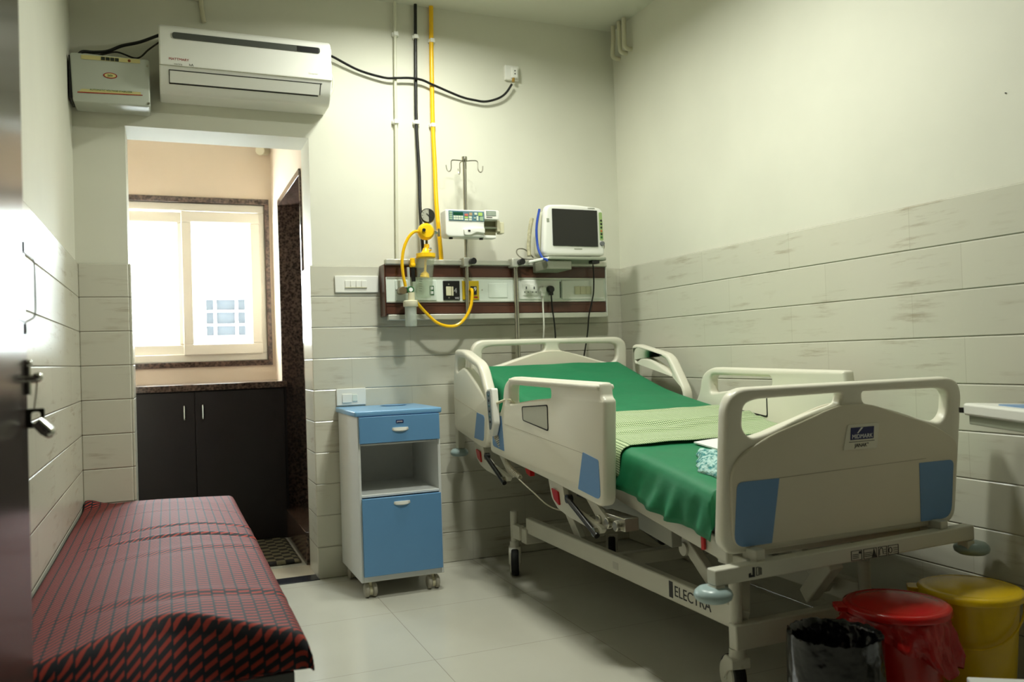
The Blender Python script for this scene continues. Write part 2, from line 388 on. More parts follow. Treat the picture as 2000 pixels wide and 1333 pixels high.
def m_mat():
    m = mat('woven_doormat', (0.3, 0.27, 0.2), 0.9); nt = m.node_tree; b = nt.nodes['Principled BSDF']
    uv = node(nt, 'ShaderNodeNewGeometry'); sp = node(nt, 'ShaderNodeSeparateXYZ'); nt.links.new(uv.outputs['Position'], sp.inputs[0])
    ch = node(nt, 'ShaderNodeTexChecker'); ch.inputs['Scale'].default_value = 22; nt.links.new(uv.outputs['Position'], ch.inputs['Vector'])
    ch.inputs['Color1'].default_value = lin((0.45, 0.42, 0.32))+(1,); ch.inputs['Color2'].default_value = lin((0.10, 0.09, 0.08))+(1,)
    nt.links.new(ch.outputs[0], b.inputs['Base Color']); return m
MATM = m_mat()
BAGBLK = mat('black_bin_liner', (0.02, 0.02, 0.025), 0.17, bump=0.5, bscale=22)
BAGRED = mat('red_bin_liner', (0.66, 0.10, 0.09), 0.25, bump=0.6, bscale=30)
TEAL = mat('teal_terry_cloth', (0.55, 0.75, 0.73), 0.9, noise_amt=0.5, nscale=60, bump=0.8, bscale=90)
_r = [n for n in TEAL.node_tree.nodes if n.type == 'VALTORGB'][0]; _r.color_ramp.elements[0].color = lin((0.22, 0.52, 0.52))+(1,); _r.color_ramp.elements[1].color = lin((0.72, 0.85, 0.83))+(1,)
_r.color_ramp.elements[0].position = 0.38; _r.color_ramp.elements[1].position = 0.56
PAPER = mat('white_paper', (0.92, 0.93, 0.92), 0.7)

# ---------------------------------------------------------------- room shell
W, H = 2.744, 2.87
OX0, OX1, OZ = 0.212, 1.027, 2.145     # opening in the back wall
TH = 0.25
YF = -4.7
S = 'structure'
def st(name, mb, m, bevel=0, **kw):
    o = mb.build(name, m, bevel=bevel); o['kind'] = S; return o
st('floor', MB().box((-0.2, YF-0.1, -0.1), (W+0.2, 1.9, 0)), FLOOR)
st('ceiling', MB().box((-0.2, YF-0.1, H), (W+0.2, 1.9, H+0.1)), CEIL)
b = MB(); b.box((0, 0, OZ), (W, TH, H)); b.box((0, 0, 0), (OX0, TH, OZ)); b.box((OX1, 0, 0), (W, TH, OZ)); st('wall_back', b, WALL)
st('wall_left', MB().box((-0.2, YF-0.1, 0), (0, TH, H)), WALL)
st('wall_right', MB().box((W, YF-0.1, 0), (W+0.2, 1.9, H)), WALL)
st('wall_front', MB().box((0, YF-0.1, 0), (W, YF, H)), DARKROOM)  # unseen wall behind the camera, coloured dark to cut bounced fill light
# alcove
b = MB(); FY = 1.6
WX0, WX1, WZ0, WZ1 = 0.03, 0.99, 1.075, 2.10
b.box((0, FY, 0), (1.03, FY+0.2, WZ0)); b.box((0, FY, WZ1), (1.03, FY+0.2, H)); b.box((0, FY, WZ0), (WX0, FY+0.2, WZ1)); b.box((WX1, FY, WZ0), (1.03, FY+0.2, WZ1))
st('wall_alcove_far', b, PEACH)
st('wall_alcove_left', MB().box((-0.2, TH, 0), (0, 1.9, H)), PEACH)
DY0, DY1, DZ = 0.30, 1.20, 2.05
b = MB(); b.box((1.03, TH, 0), (1.20, DY0, H)); b.box((1.03, DY1, 0), (1.27, 1.8, H)); b.box((1.03, DY0, DZ), (1.20, DY1, H))
st('wall_alcove_right', b, PEACH)
b = MB(); b.box((1.20, TH, 0), (2.3, TH+0.03, H)); b.box((1.27, 1.5, 0), (2.3, 1.55, H)); b.box((2.3, TH, 0), (2.35, 1.55, H)); b.box((1.2, TH+0.03, 2.3), (2.3, 1.5, 2.33))
st('wall_washroom', b, DARKROOM)  # dark colour stands in for the shade of the unlit washroom
st('trim_1', MB().box((1.005, DY0, 0.0), (1.30, DY1, 0.17)), GRAN, 0.003)                                                          # raised washroom threshold
b = MB(); b.box((1.018, DY1-0.012, 0), (1.27, DY1+0.012, DZ)); b.box((1.018, DY0, DZ-0.025), (1.22, DY1, DZ+0.012)); b.box((1.02, DY0-0.012, 0), (1.20, DY0+0.01, DZ)); st('trim_2', b, GRAN, 0.002)
st('trim_3', MB().box((0.21, -0.02, 0), (1.02, 0.085, 0.004)), mat('black_threshold_stone', (0.16, 0.16, 0.18), 0.2), 0.001)
st('trim_4', MB().box((0.21, 0.09, 0), (1.02, 0.30, 0.003)), mat('beige_marble_strip', (0.72, 0.68, 0.60), 0.3))
# tile dado
DH = 1.52
b = MB(); b.box((0.011, -0.011, 0), (OX0, 0, DH)); b.box((OX1-0.012, -0.011, 0), (W, 0, DH)); st('trim_5', b, TILEX, 0.004)
b = MB(); b.box((OX1-0.012, 0, 0), (OX1, TH, DH)); b.box((OX0, 0, 0), (OX0+0.011, TH, DH)); st('trim_6', b, TILEY, 0.003)
st('trim_7', MB().box((0, YF, 0), (0.011, 0, DH)), TILEY, 0.004)
st('trim_8', MB().box((W-0.011, YF, 0), (W, -0.011, DH)), TILEY, 0.004)
# window with granite surround
b = MB(); g = 0.035
b.box((WX0-g+0.01, FY-0.012, WZ0-g), (WX1+0.02, FY+0.12, WZ0)); b.box((WX0-g+0.01, FY-0.012, WZ1), (WX1+0.02, FY+0.12, WZ1+g)); b.box((WX1-0.008, FY-0.012, WZ0), (WX1+0.02, FY+0.12, WZ1)); b.box((0.005, FY-0.012, WZ0), (WX0, FY+0.12, WZ1))
st('trim_9', b, GRAN, 0.002)
win = thing('window_1', 'white sliding window with two sashes in a granite surround', 'window', ((WX0+WX1)/2, FY, WZ0)); win['kind'] = S
def fr(x0, x1, z0, z1, t, tz, y0, y1):
    b = MB(); b.box((x0, y0, z0), (x1, y1, z0+tz)); b.box((x0, y0, z1-tz), (x1, y1, z1)); b.box((x0, y0, z0+tz), (x0+t, y1, z1-tz)); b.box((x1-t, y0, z0+tz), (x1, y1, z1-tz)); return b
fr(WX0, WX1-0.008, WZ0, WZ1, 0.045, 0.05, FY+0.02, FY+0.09).build('window_frame', UPVC, win, bevel=0.004)
s1 = fr(0.466, 0.95, 1.118, 2.045, 0.062, 0.07, FY+0.0, FY+0.045).build('sash', UPVC, win, bevel=0.006)
MB().box((0.528, FY+0.02, 1.188), (0.888, FY+0.025, 1.975)).build('pane', GLASSM, s1)
s2 = fr(0.06, 0.50, 1.118, 2.045, 0.06, 0.07, FY+0.046, FY+0.085).build('sash', UPVC, win, bevel=0.006)
MB().box((0.12, FY+0.062, 1.188), (0.44, FY+0.067, 1.975)).build('pane', GLASSM, s2)
# neighbouring building seen through the panes
nb = thing('neighbouring_building', 'pale neighbouring building with a barred window seen through the right pane', 'building', (1.2, 5.0, 0))
b = MB(); b.box((-1.5, 5.0, -4), (3.5, 5.2, 2.05)); b.build('wall', mat('pale_render', (0.93, 0.94, 0.95), 0.8, noise_amt=0.03, nscale=2), nb)
wp = MB().box((0.73, 4.96, 1.33), (1.14, 5.0, 1.75)).build('window', mat('hazy_window_glass', (0.165, 0.175, 0.185), 0.9, Specular_IOR_Level=0.0), nb)
b = MB()
for x in (0.73, 0.83, 1.04, 1.14): b.box((x-0.010, 4.92, 1.31), (x+0.010, 4.945, 1.77))
for z in (1.34, 1.46, 1.60, 1.73): b.box((0.62, 4.92, z-0.006), (1.16, 4.945, z+0.006))
b.build('grille', mat('white_grille_paint', (0.9, 0.92, 0.93), 0.6), nb)

# ---------------------------------------------------------------- hospital bed
BX0, BX1 = 1.752, 2.637
bed = thing('hospital_bed', 'ivory electric hospital bed with blue corner patches and raised back, beside the right wall', 'hospital bed', (2.18, -1.2, 0))
A8 = math.radians(6)
slotL = rnd([(0.056, 0.350), (0.058, 0.418), (0.10, 0.430), (0.405, 0.434), (0.400, 0.400), (0.27, 0.370), (0.15, 0.334), (0.085, 0.322)], [0.03, 0.04, 0.02, 0.012, 0.02, 0.05, 0.03, 0.03])
slotR = [(0.885-a, b) for a, b in slotL][::-1]
outl = rnd([(0, 0), (0.885, 0), (0.885, 0.462), (0, 0.462)], [0.055, 0.055, 0.075, 0.075], 8)
arch = rnd([(0.03, 0.02), (0.855, 0.02), (0.872, 0.262), (0.76, 0.322), (0.60, 0.368), (0.50, 0.400), (0.385, 0.400), (0.285, 0.368), (0.125, 0.322), (0.013, 0.262)], [0.05, 0.05, 0.04, 0.1, 0.08, 0.06, 0.06, 0.08, 0.1, 0.06], 6)
def board(name, ox, oy, oz, tilt, face):
    """face=-1: decorated side looks to -y (camera)"""
    cT, sT = math.cos(tilt), math.sin(tilt)
    fn = lambda a, b_, d: (ox+a, oy - d*face*-1*cT*-1 - b_*sT, oz + b_*cT - d*sT*face*-1)
    def fn(a, b_, d):   # d>0 goes toward the camera
        return (ox+a, oy - d*cT - b_*sT, oz + b_*cT - d*sT)
    p = plate(outl, [slotL, slotR], 0.042, 0.011, fn).build(name, BEDW, bed, ang=50)
    q = plate(arch, [], 0.012, 0.004, lambda a, b_, d: fn(a, b_, d + 0.0195 + 0.004)).build('raised_panel', BEDP, p, ang=50)
    q2 = plate(arch, [], 0.012, 0.004, lambda a, b_, d: fn(a, b_, d - 0.0195 - 0.004)).build('raised_panel', BEDP, p, ang=50)
    return p, fn
fb, ffn = board('footboard', BX0, -2.195, 0.483, A8, -1)
hb, hfn = board('headboard', 1.765, -0.155, 0.672, math.radians(4), -1)
pl = rnd([(0.032, 0.024), (0.160, 0.024), (0.178, 0.207), (0.035, 0.207)], [0.04, 0.002, 0.002, 0.02])
pr_ = [(0.885-a, b) for a, b in pl][::-1]
for q in (pl, pr_):
    MB().prism(q, ffn, 0.029, 0.031).build('blue_patch', BLUE, fb)
MB().prism([(0.178, 0.2065), (0.735, 0.2185), (0.735, 0.2195), (0.178, 0.2080)], ffn, 0.029, 0.030).build('moulded_seam', mat('ivory_seam', (0.62, 0.58, 0.48), 0.6), fb)
bd = plate(rnd([(0.405, 0.268), (0.533, 0.266), (0.537, 0.342), (0.417, 0.342)], 0.006), [], 0.004, 0.0015, lambda a, b_, d: ffn(a, b_, d+0.0305)).build('name_plate', BEDW, fb, label='raised ivory name plate with navy logo')
MB().prism([(0.428, 0.297), (0.516, 0.297), (0.516, 0.333), (0.428, 0.333)], ffn, 0.0327, 0.0335).build('navy_logo', NAVY, bd)
def on_foot(u, v, d): return frame_m(ffn(u, v, d), (1, 0, 0), (0, -math.sin(A8), math.cos(A8)))
text('MIDMARK', 0.0175, on_foot(0.472, 0.306, 0.0340)).build('lettering', WHITEINK, bd)
MB().prism([(0.452, 0.316), (0.456, 0.316), (0.474, 0.332), (0.466, 0.332)], ffn, 0.0336, 0.0341).build('swoosh_mark', WHITEINK, bd)
MB().prism([(0.424, 0.290), (0.520, 0.290), (0.520, 0.2915), (0.424, 0.2915)], ffn, 0.0327, 0.0333).build('rule_line', INK, bd)
text('JANAK\u00b0', 0.0155, on_foot(0.472, 0.2795, 0.0330)).build('lettering', INK, bd)

# side rails (y, z outlines in the plane x = const)
def rail(name, x0, outer, hole, parent, t=0.05, lab=None):
    mid = x0 + t/2
    o = plate(outer, [hole], t, 0.012, lambda a, b_, d: (mid+d, a, b_)).build(name, BEDW, parent, ang=50)
    return o
foot_rail = rnd([(-0.86, 0.962), (-1.655, 0.950), (-1.66, 0.905), (-1.68, 0.893), (-1.655, 0.528), (-1.23, 0.570), (-0.60, 0.620), (-0.605, 0.670), (-0.770, 0.845), (-0.785, 0.925)],
                [0.05, 0.012, 0.008, 0.03, 0.05, 0.02, 0.03, 0.03, 0.05, 0.05])
foot_hole = rnd([(-0.850, 0.846), (-0.852, 0.928), (-1.262, 0.922), (-1.262, 0.885), (-1.08, 0.872)], [0.02, 0.035, 0.02, 0.02, 0.05])
head_rail = rnd([(-0.150, 1.090), (-0.262, 1.084), (-0.495, 1.018), (-0.608, 0.838), (-0.548, 0.632), (-0.475, 0.630), (-0.105, 0.690), (-0.105, 0.930), (-0.132, 1.045)],
                [0.02, 0.03, 0.05, 0.03, 0.04, 0.02, 0.03, 0.05, 0.03])
head_hole = rnd([(-0.160, 0.975), (-0.178, 1.052), (-0.262, 1.048), (-0.462, 0.994), (-0.556, 0.858), (-0.330, 0.982), (-0.265, 1.003)], [0.02, 0.02, 0.03, 0.03, 0.01, 0.05, 0.03])
XR = 1.695
fr1 = rail('side_rail', XR, foot_rail, foot_hole, bed); hr1 = rail('side_rail', XR, head_rail, head_hole, bed)
px = lambda a, b_, d: (XR+0.0-d, a, b_)
MB().prism(rnd([(-1.515, 0.706), (-1.628, 0.690), (-1.635, 0.556), (-1.470, 0.572)], [0.004, 0.01, 0.03, 0.004]), px, -0.001, 0.0016).build('blue_patch', BLUE, fr1)
MB().prism(rnd([(-0.640, 0.790), (-0.755, 0.790), (-0.775, 0.640), (-0.640, 0.652)], [0.02, 0.004, 0.004, 0.02]), px, -0.001, 0.0016).build('blue_patch', BLUE, fr1)
wl = plate(rnd([(-0.985, 0.842), (-1.235, 0.860), (-1.235, 0.758), (-0.990, 0.785)], 0.012), [rnd([(-0.990, 0.838), (-1.230, 0.855), (-1.230, 0.764), (-0.994, 0.788)], 0.010)], 0.003, 0.0005, lambda a, b_, d: (XR-0.001-d, a, b_)).build('window_outline', DARKGAP, fr1)
MB().prism(rnd([(-0.990, 0.838), (-1.230, 0.855), (-1.230, 0.764), (-0.994, 0.788)], 0.010), px, -0.001, 0.0012).build('inset_panel', mat('pale_grey_inset', (0.78, 0.78, 0.72), 0.4), fr1)
MB().prism([(-0.790, 0.757), (-1.515, 0.701), (-1.515, 0.7025), (-0.790, 0.7585)], px, -0.001, 0.0008).build('moulded_seam', mat('ivory_seam_side', (0.68, 0.64, 0.56), 0.6), fr1)
b = plate(rnd([(-0.86, 0.955), (-1.650, 0.944), (-1.652, 0.925), (-0.87, 0.938)], 0.01), [], 0.066, 0.006, lambda a, b_, d: (XR+0.025+d, a, b_)).build('grip_ridge', BEDW, fr1)
MB().prism(rnd([(-0.445, 0.790), (-0.545, 0.780), (-0.525, 0.662), (-0.400, 0.668)], [0.004, 0.02, 0.02, 0.004]), px, -0.001, 0.0016).build('blue_patch', BLUE, hr1)
MB().prism([(-0.120, 0.845), (-0.455, 0.790), (-0.455, 0.7915), (-0.120, 0.8465)], px, -0.001, 0.0008).build('moulded_seam', mat('ivory_seam_head', (0.68, 0.64, 0.56), 0.6), hr1)
# far pair
XF = 2.60
sh = lambda P, dy, dz=0: [(a+dy, b_+dz) for a, b_ in P]
fr2 = rail('side_rail', XF, sh(foot_rail, -0.155, 0.008), sh(foot_hole, -0.155, 0.008), bed)
hrf = rnd([(-0.340, 1.085), (-0.385, 1.088), (-0.675, 1.032), (-0.805, 0.860), (-0.805, 0.800), (-0.72, 0.74), (-0.33, 0.80), (-0.335, 0.98)], [0.02, 0.03, 0.05, 0.03, 0.03, 0.03, 0.03, 0.02])
hhf = rnd([(-0.375, 0.995), (-0.375, 1.055), (-0.42, 1.060), (-0.655, 1.010), (-0.705, 0.935), (-0.50, 1.015), (-0.43, 1.020)], [0.015, 0.02, 0.03, 0.03, 0.01, 0.04, 0.02])
hr2 = rail('side_rail', XF, hrf, hhf, bed)
wl2 = sh(rnd([(-0.985, 0.842), (-1.235, 0.860), (-1.235, 0.758), (-0.990, 0.785)], 0.012), -0.155, 0.008)
wi2 = sh(rnd([(-0.990, 0.837), (-1.230, 0.854), (-1.230, 0.765), (-0.995, 0.789)], 0.010), -0.155, 0.008)
plate(wl2, [wi2], 0.003, 0.0005, lambda a, b_, d: (XF-0.0005-d, a, b_)).build('window_outline', DARKGAP, fr2)
bk = MB(); bk.box((XF-0.012, -1.42, 0.700), (XF, -1.14, 0.752)); bk.build('latch_cover', mat('pale_latch_cover', (0.80, 0.82, 0.76), 0.4), fr2, bevel=0.006)
MB().cyl((XF-0.03, -1.36, 0.735), (XF-0.01, -1.36, 0.735), 0.012).build('latch_knob', BLACK, fr2)
MB().box((XF-0.012, -1.64, 0.55), (XF, -1.48, 0.69)).build('blue_patch', BLUE, fr2)

# deck frame (sloping down to the foot)
def dz(y): return 0.598 + 0.147*(y+1.56)     # rail top height along the slope
DX0, DX1 = 1.80, 2.575
b = MB()
for xa, xb in ((DX0, DX0+0.04), (DX1-0.04, DX1)):
    b.prism([(-0.20, dz(-0.20)), (-2.17, dz(-2.17)), (-2.17, dz(-2.17)-0.062), (-0.20, dz(-0.20)-0.062)], lambda a, c, d: (d, a, c), xa, xb)
for y in (-0.23, -0.75, -1.3, -1.75, -2.15):
    b.box((DX0+0.04, y-0.025, dz(y)-0.055), (DX1-0.04, y+0.025, dz(y)-0.006))
b.build('deck_frame', STEELP, bed, bevel=0.004)
b = MB()
b.prism([(-0.74, dz(-0.74)+0.035), (-2.15, dz(-2.15)+0.012), (-2.15, dz(-2.15)+0.003), (-0.74, dz(-0.74)+0.020)], lambda a, c, d: (d, a, c), DX0+0.012, DX1-0.012)
b.build('seat_platform', mat('brown_grey_platform', (0.58, 0.53, 0.46), 0.6), bed)
b = MB(); b.prism([(-0.24, 0.868), (-0.74, 0.737), (-0.74, 0.715), (-0.24, 0.846)], lambda a, c, d: (d, a, c), DX0+0.012, DX1-0.012)
b.build('backrest_platform', mat('pale_platform', (0.66, 0.64, 0.56), 0.5), bed)
# cross bars and bumpers on the upper frame
b = MB(); b.prism([(1.686, 0.423), (2.645, 0.438), (2.645, 0.483), (1.686, 0.466)], lambda a, c, d: (a, d, c), -2.275, -2.235); fbar = b.build('foot_crossbar', STEELP, bed, bevel=0.004)
for lo3, hi3 in (((1.686, -2.275, 0.40), (1.716, -2.235, 0.423)), ((2.615, -2.275, 0.41), (2.645, -2.235, 0.437))): MB().box(lo3, hi3).build('bumper_post', STEELP, bed, bevel=0.003)
for lo3, hi3 in (((1.82, -2.235, 0.435), (1.86, -2.10, 0.47)), ((2.53, -2.235, 0.44), (2.57, -2.10, 0.475)), ((1.83, -2.262, 0.466), (1.86, -2.20, 0.50)), ((2.52, -2.262, 0.48), (2.55, -2.20, 0.505))): MB().box(lo3, hi3).build('bracket', STEELP, bed, bevel=0.003)
# pictogram decals on the foot bar
dec = MB(); yy = -2.2765
def rct(x0, z0, x1, z1): dec.box((x0, yy, z0), (x1, yy+0.002, z1))
def ring(x0, z0, x1, z1, t=0.0012):
    rct(x0, z0, x1, z0+t); rct(x0, z1-t, x1, z1); rct(x0, z0, x0+t, z1); rct(x1-t, z0, x1, z1)
for x0, x1 in ((2.150, 2.190), (2.196, 2.246), (2.252, 2.285), (2.290, 2.330)): ring(x0, 0.434, x1, 0.462)
for k in range(3): rct(2.156, 0.440+k*0.005, 2.178, 0.4415+k*0.005); rct(2.200, 0.440+k*0.005, 2.228, 0.4415+k*0.005)
dec.prism([(2.228, 0.436), (2.244, 0.436), (2.236, 0.460)], lambda a, c, d: (a, d, c), yy, yy+0.002)
dec.cyl((2.183, yy, 0.455), (2.183, yy+0.002, 0.455), 0.004, n=12)
dec.tube([(2.257, yy+0.001, 0.438), (2.258, yy+0.001, 0.455), (2.268, yy+0.001, 0.457), (2.271, yy+0.001, 0.440)], 0.0012, 6, smooth=4)
for k in range(3): rct(2.274, 0.440+k*0.006, 2.283, 0.4412+k*0.006); rct(2.310, 0.440+k*0.006, 2.326, 0.4412+k*0.006)
dec.tube([(2.299+0.006*math.cos(t), yy+0.001, 0.448+0.008*math.sin(t)) for t in [2*PI*i/12 for i in range(12)]], 0.0011, 6, closed=True)
dec.build('pictogram_labels', INK, fbar); dec = MB()
rct(1.792, 0.434, 1.812, 0.440); rct(1.805, 0.440, 1.812, 0.460); dec.prism([(1.792, 0.440), (1.799, 0.440), (1.799, 0.446), (1.792, 0.444)], lambda a, c, d: (a, d, c), yy, yy+0.002)
ring(1.817, 0.436, 1.826, 0.459); rct(1.829, 0.437, 1.8305, 0.458); rct(1.833, 0.437, 1.8345, 0.456)
dec.build('pictogram_labels', INK, fbar)
def disc(x, y, z, r):
    MB().lathe([(0, 0.021), (r*0.45, 0.021), (r*0.75, 0.018), (r*0.94, 0.009), (r, 0), (r*0.94, -0.010), (r*0.75, -0.017), (0, -0.018)], (x, y, z)).build('corner_bumper', GREYP, bed, ang=60)
disc(1.694, -2.25, 0.397, 0.052); disc(2.66, -2.25, 0.407, 0.052)
disc(1.722, -0.09, 0.568, 0.046); disc(2.62, -0.09, 0.568, 0.046)
b = MB()
for x in (1.71, 2.60): b.box((x, -0.115, 0.588), (x+0.035, -0.07, 0.70))
b.box((1.71, -0.11, 0.70), (2.635, -0.075, 0.745)); b.build('head_crossbar', STEELP, bed, bevel=0.004)
# chassis
CX0, CX1 = 1.90, 2.43
b = MB()
for x in (CX0, CX1-0.035): b.box((x, -2.05, 0.214), (x+0.035, -0.50, 0.287))
b.box((CX0-0.005, -2.075, 0.155), (CX1+0.01, -2.035, 0.232)); b.box((CX0-0.01, -0.52, 0.165), (CX1+0.01, -0.46, 0.235)); b.box((CX0+0.035, -1.30, 0.225), (CX1-0.035, -1.26, 0.275))
ch = b.build('base_frame', STEELP, bed, bevel=0.005)
xl = CX0-0.0008
mt_ = frame_m((xl, -1.845, 0.2515), (0, -1, 0), (0, 0, 1))
text('ELECTRA', 0.050, mt_, sx=1.0).build('lettering', INK, ch)
MB().box((xl-0.0004, -1.735, 0.226), (xl+0.001, -1.713, 0.280)).build('logo_block', INK, ch)
MB().box((xl, -1.37, 0.236), (xl+0.001, -1.33, 0.262)).build('rating_label', mat('faded_label', (0.72, 0.71, 0.66), 0.5), ch)
# casters
def caster(x, y, a, rr=0.062):
    e = bpy.data.objects.new('caster', None); C.objects.link(e); e.parent = bed; e.empty_display_size = 0.05
    e.location = Vector((x, y, 0))-ORG[bed.name]; ORG[e.name] = Vector((x, y, 0))
    top = 0.30 if y > -1 else 0.36
    MB().cyl((x, y, 0.155), (x, y, top), 0.019).cyl((x, y, 0.10), (x, y, 0.155), 0.027, 0.024).build('stem', STEELP, e, ang=40)
    m = Matrix.Translation((x, y, 0)) @ Matrix.Rotation(a, 4, 'Z')
    off = 0.035
    b = MB()
    b.lathe([(0, -0.014), (rr*0.72, -0.014), (rr*0.78, -0.018), (rr*0.94, -0.017), (rr, -0.010), (rr, 0.010), (rr*0.94, 0.017), (rr*0.78, 0.018), (rr*0.72, 0.014), (0, 0.014)], n=36, m=Matrix.Rotation(PI/2, 4, 'X'))
    b.xf(m @ Matrix.Translation((off, 0, rr))).build('wheel', RUBBER, e, ang=50)
    b = MB()
    for s in (-1, 1):
        b.cyl((off, s*0.0185, rr), (off, s*0.024, rr), rr*0.80, rr*0.76, n=32)
        b.cyl((off, s*0.024, rr), (off, s*0.028, rr), 0.012, n=16)
    b.xf(m).build('wheel_cap', STEELP, e, ang=40)
    b = MB()
    b.prism(rnd([(-0.026, 0.13), (0.026, 0.13), (0.050, 0.105), (0.058, 0.060), (0.036, 0.052), (0.010, 0.085), (-0.026, 0.10)], 0.008), lambda p, q, d: (p, d, q), -0.030, 0.030)
    b.xf(m).build('fork', STEELP, e, bevel=0.003)
    return e
caster(1.918, -2.045, math.radians(77)); caster(2.41, -2.06, math.radians(77))
caster(1.893, -0.375, math.radians(246)); caster(2.425, -0.375, math.radians(240))
for x in (1.878, 2.410): MB().box((x, -0.47, 0.175), (x+0.03, -0.385, 0.24)).build('caster_plate', STEELP, bed, bevel=0.003)
# lifting arms and actuators
def bar(p0, p1, w_, h_, name, m, par=bed):
    p0 = Vector(p0); p1 = Vector(p1); d = (p1-p0); L = d.length; d.normalize(); x = Vector((1, 0, 0)); x = (x-d*x.dot(d)).normalized(); z = d.cross(x)
    mm = Matrix((d, x, z)).transposed().to_4x4(); mm.translation = p0
    return MB().box((0, -w_/2, -h_/2), (L, w_/2, h_/2)).xf(mm).build(name, m, par, bevel=0.004)
for x in (1.965, 2.365):
    bar((x, -1.60, 0.505), (x, -1.95, 0.25), 0.03, 0.045, 'lift_arm', STEELP)
    bar((x, -0.58, 0.62), (x, -0.95, 0.26), 0.03, 0.045, 'lift_arm', STEELP)
bar((1.95, -2.04, 0.24), (2.35, -1.55, 0.43), 0.03, 0.04, 'cross_brace', STEELP)
bar((2.20, -2.15, 0.40), (2.28, -1.95, 0.24), 0.045, 0.05, 'foot_strut', STEELP)
b = MB(); b.cyl((1.94, -1.74, 0.385), (2.39, -1.74, 0.385), 0.022); b.build('pivot_tube', STEELP, bed)
b = MB(); b.prism([(-1.10, 0.565), (-1.80, 0.475), (-1.80, 0.41), (-1.10, 0.50)], lambda a, c, d: (d, a, c), 1.86, 1.90); b.build('inner_beam', mat('grey_beam', (0.60, 0.60, 0.55), 0.4), bed, bevel=0.003)
b = MB(); b.cyl((2.12, -0.75, 0.46), (2.12, -1.35, 0.33), 0.032); b.box((2.07, -0.86, 0.40), (2.17, -0.70, 0.52)); b.build('actuator', BLACK, bed, bevel=0.004)
b = MB(); b.cyl((2.24, -1.0, 0.42), (2.24, -1.7, 0.36), 0.028); b.box((2.19, -1.16, 0.37), (2.29, -0.98, 0.47)); b.build('actuator', BLACK, bed, bevel=0.004)
# rail release mechanisms under the near rails
def release(dy, dz_, s=1.0):
    Y = lambda y: -1.20 + (y+1.20)*s + dy; Z = lambda z: z+dz_
    fn = lambda a, c, d: (d, Y(a), Z(c))
    p = MB().prism(rnd([(-1.17, 0.575), (-1.30, 0.560), (-1.31, 0.520), (-1.40, 0.485), (-1.60, 0.452), (-1.58, 0.430), (-1.33, 0.452), (-1.25, 0.468), (-1.20, 0.500)], 0.012), fn, 1.715, 1.735).build('release_housing', STEELP, bed, bevel=0.004)
    MB().prism(rnd([(-1.212, 0.540), (-1.268, 0.532), (-1.278, 0.482), (-1.232, 0.500)], 0.006), fn, 1.708, 1.718).build('release_lever', RED, p, bevel=0.002)
    MB().cyl((1.705, Y(-1.36), Z(0.520)), (1.705, Y(-1.58), Z(0.425)), 0.010).cyl((1.70, Y(-1.36), Z(0.520)), (1.72, Y(-1.36), Z(0.520)), 0.016).build('gas_spring', BLACK, p)
    MB().cyl((1.700, Y(-1.56), Z(0.435)), (1.74, Y(-1.56), Z(0.435)), 0.016).build('pivot_bolt', STEEL, p)
    MB().prism(rnd([(-1.40, 0.56), (-1.46, 0.553), (-1.62, 0.470), (-1.60, 0.447), (-1.55, 0.45)], 0.012), fn, 1.738, 1.752).build('linkage', STEELP, p, bevel=0.003)
release(0, 0); release(0.84, 0.072)
b = MB(); b.box((1.745, -1.70, 0.455), (1.80, -1.52, 0.50))
for y in (-1.54, -1.60, -1.66): b.cyl((1.730, y, 0.47), (1.76, y, 0.47), 0.018, n=16)
b.build('rail_hinge', STEEL, bed, bevel=0.003)
b = MB(); b.prism(rnd([(-0.86, 0.600), (-0.93, 0.588), (-0.93, 0.545), (-0.89, 0.555)], 0.005), lambda a, c, d: (d, a, c), 1.745, 1.765); b.build('release_lever', RED, bed)
b = MB(); b.prism([(-2.062, 0.540), (-2.078, 0.540), (-2.078, 0.468), (-2.062, 0.466)], lambda a, c, d: (d, a, c), 1.790, 1.798); b.build('red_strap', RED, bed, bevel=0.002)

# ---------------------------------------------------------------- mattress and bedding
MX0, MX1 = 1.785, 2.590
def top(y):      # mattress top height
    zb = 0.980 + 0.315*(y+0.30); zf = 0.795 + 0.145*(y+1.10)
    k = 0.03; d = zb-zf
    return 0.5*(zb+zf+math.sqrt(d*d+k*k)) - (0.0)
prof = [(-0.265, top(-0.265))] + [(y, top(y)) for y in [-0.3-0.1*i for i in range(18)]] + [(-2.125, top(-2.125))]
b = MB(); rows = []
TMB = 0.115
for (y, z) in prof:
    x0, x1 = MX0+0.02, MX1-0.02; r = 0.035; zz = z-0.008
    rows.append([(x0, y, zz-TMB), (x0-0.0, y, zz-r), (x0+r*0.3, y, zz-r*0.3), (x0+r, y, zz), ((x0+x1)/2, y, zz+0.002), (x1-r, y, zz), (x1-r*0.3, y, zz-r*0.3), (x1, y, zz-r), (x1, y, zz-TMB), (x0, y, zz-TMB)])
b.grid(rows)
bmesh.ops.remove_doubles(b.bm, verts=b.bm.verts, dist=1e-6); b.bm.edges.ensure_lookup_table()
bmesh.ops.holes_fill(b.bm, edges=[e for e in b.bm.edges if len(e.link_faces) == 1])
b.build('mattress', mat('navy_mattress_cover', (0.12, 0.22, 0.24), 0.5), label='hospital bed mattress under the green sheet, back end raised', cat='mattress')

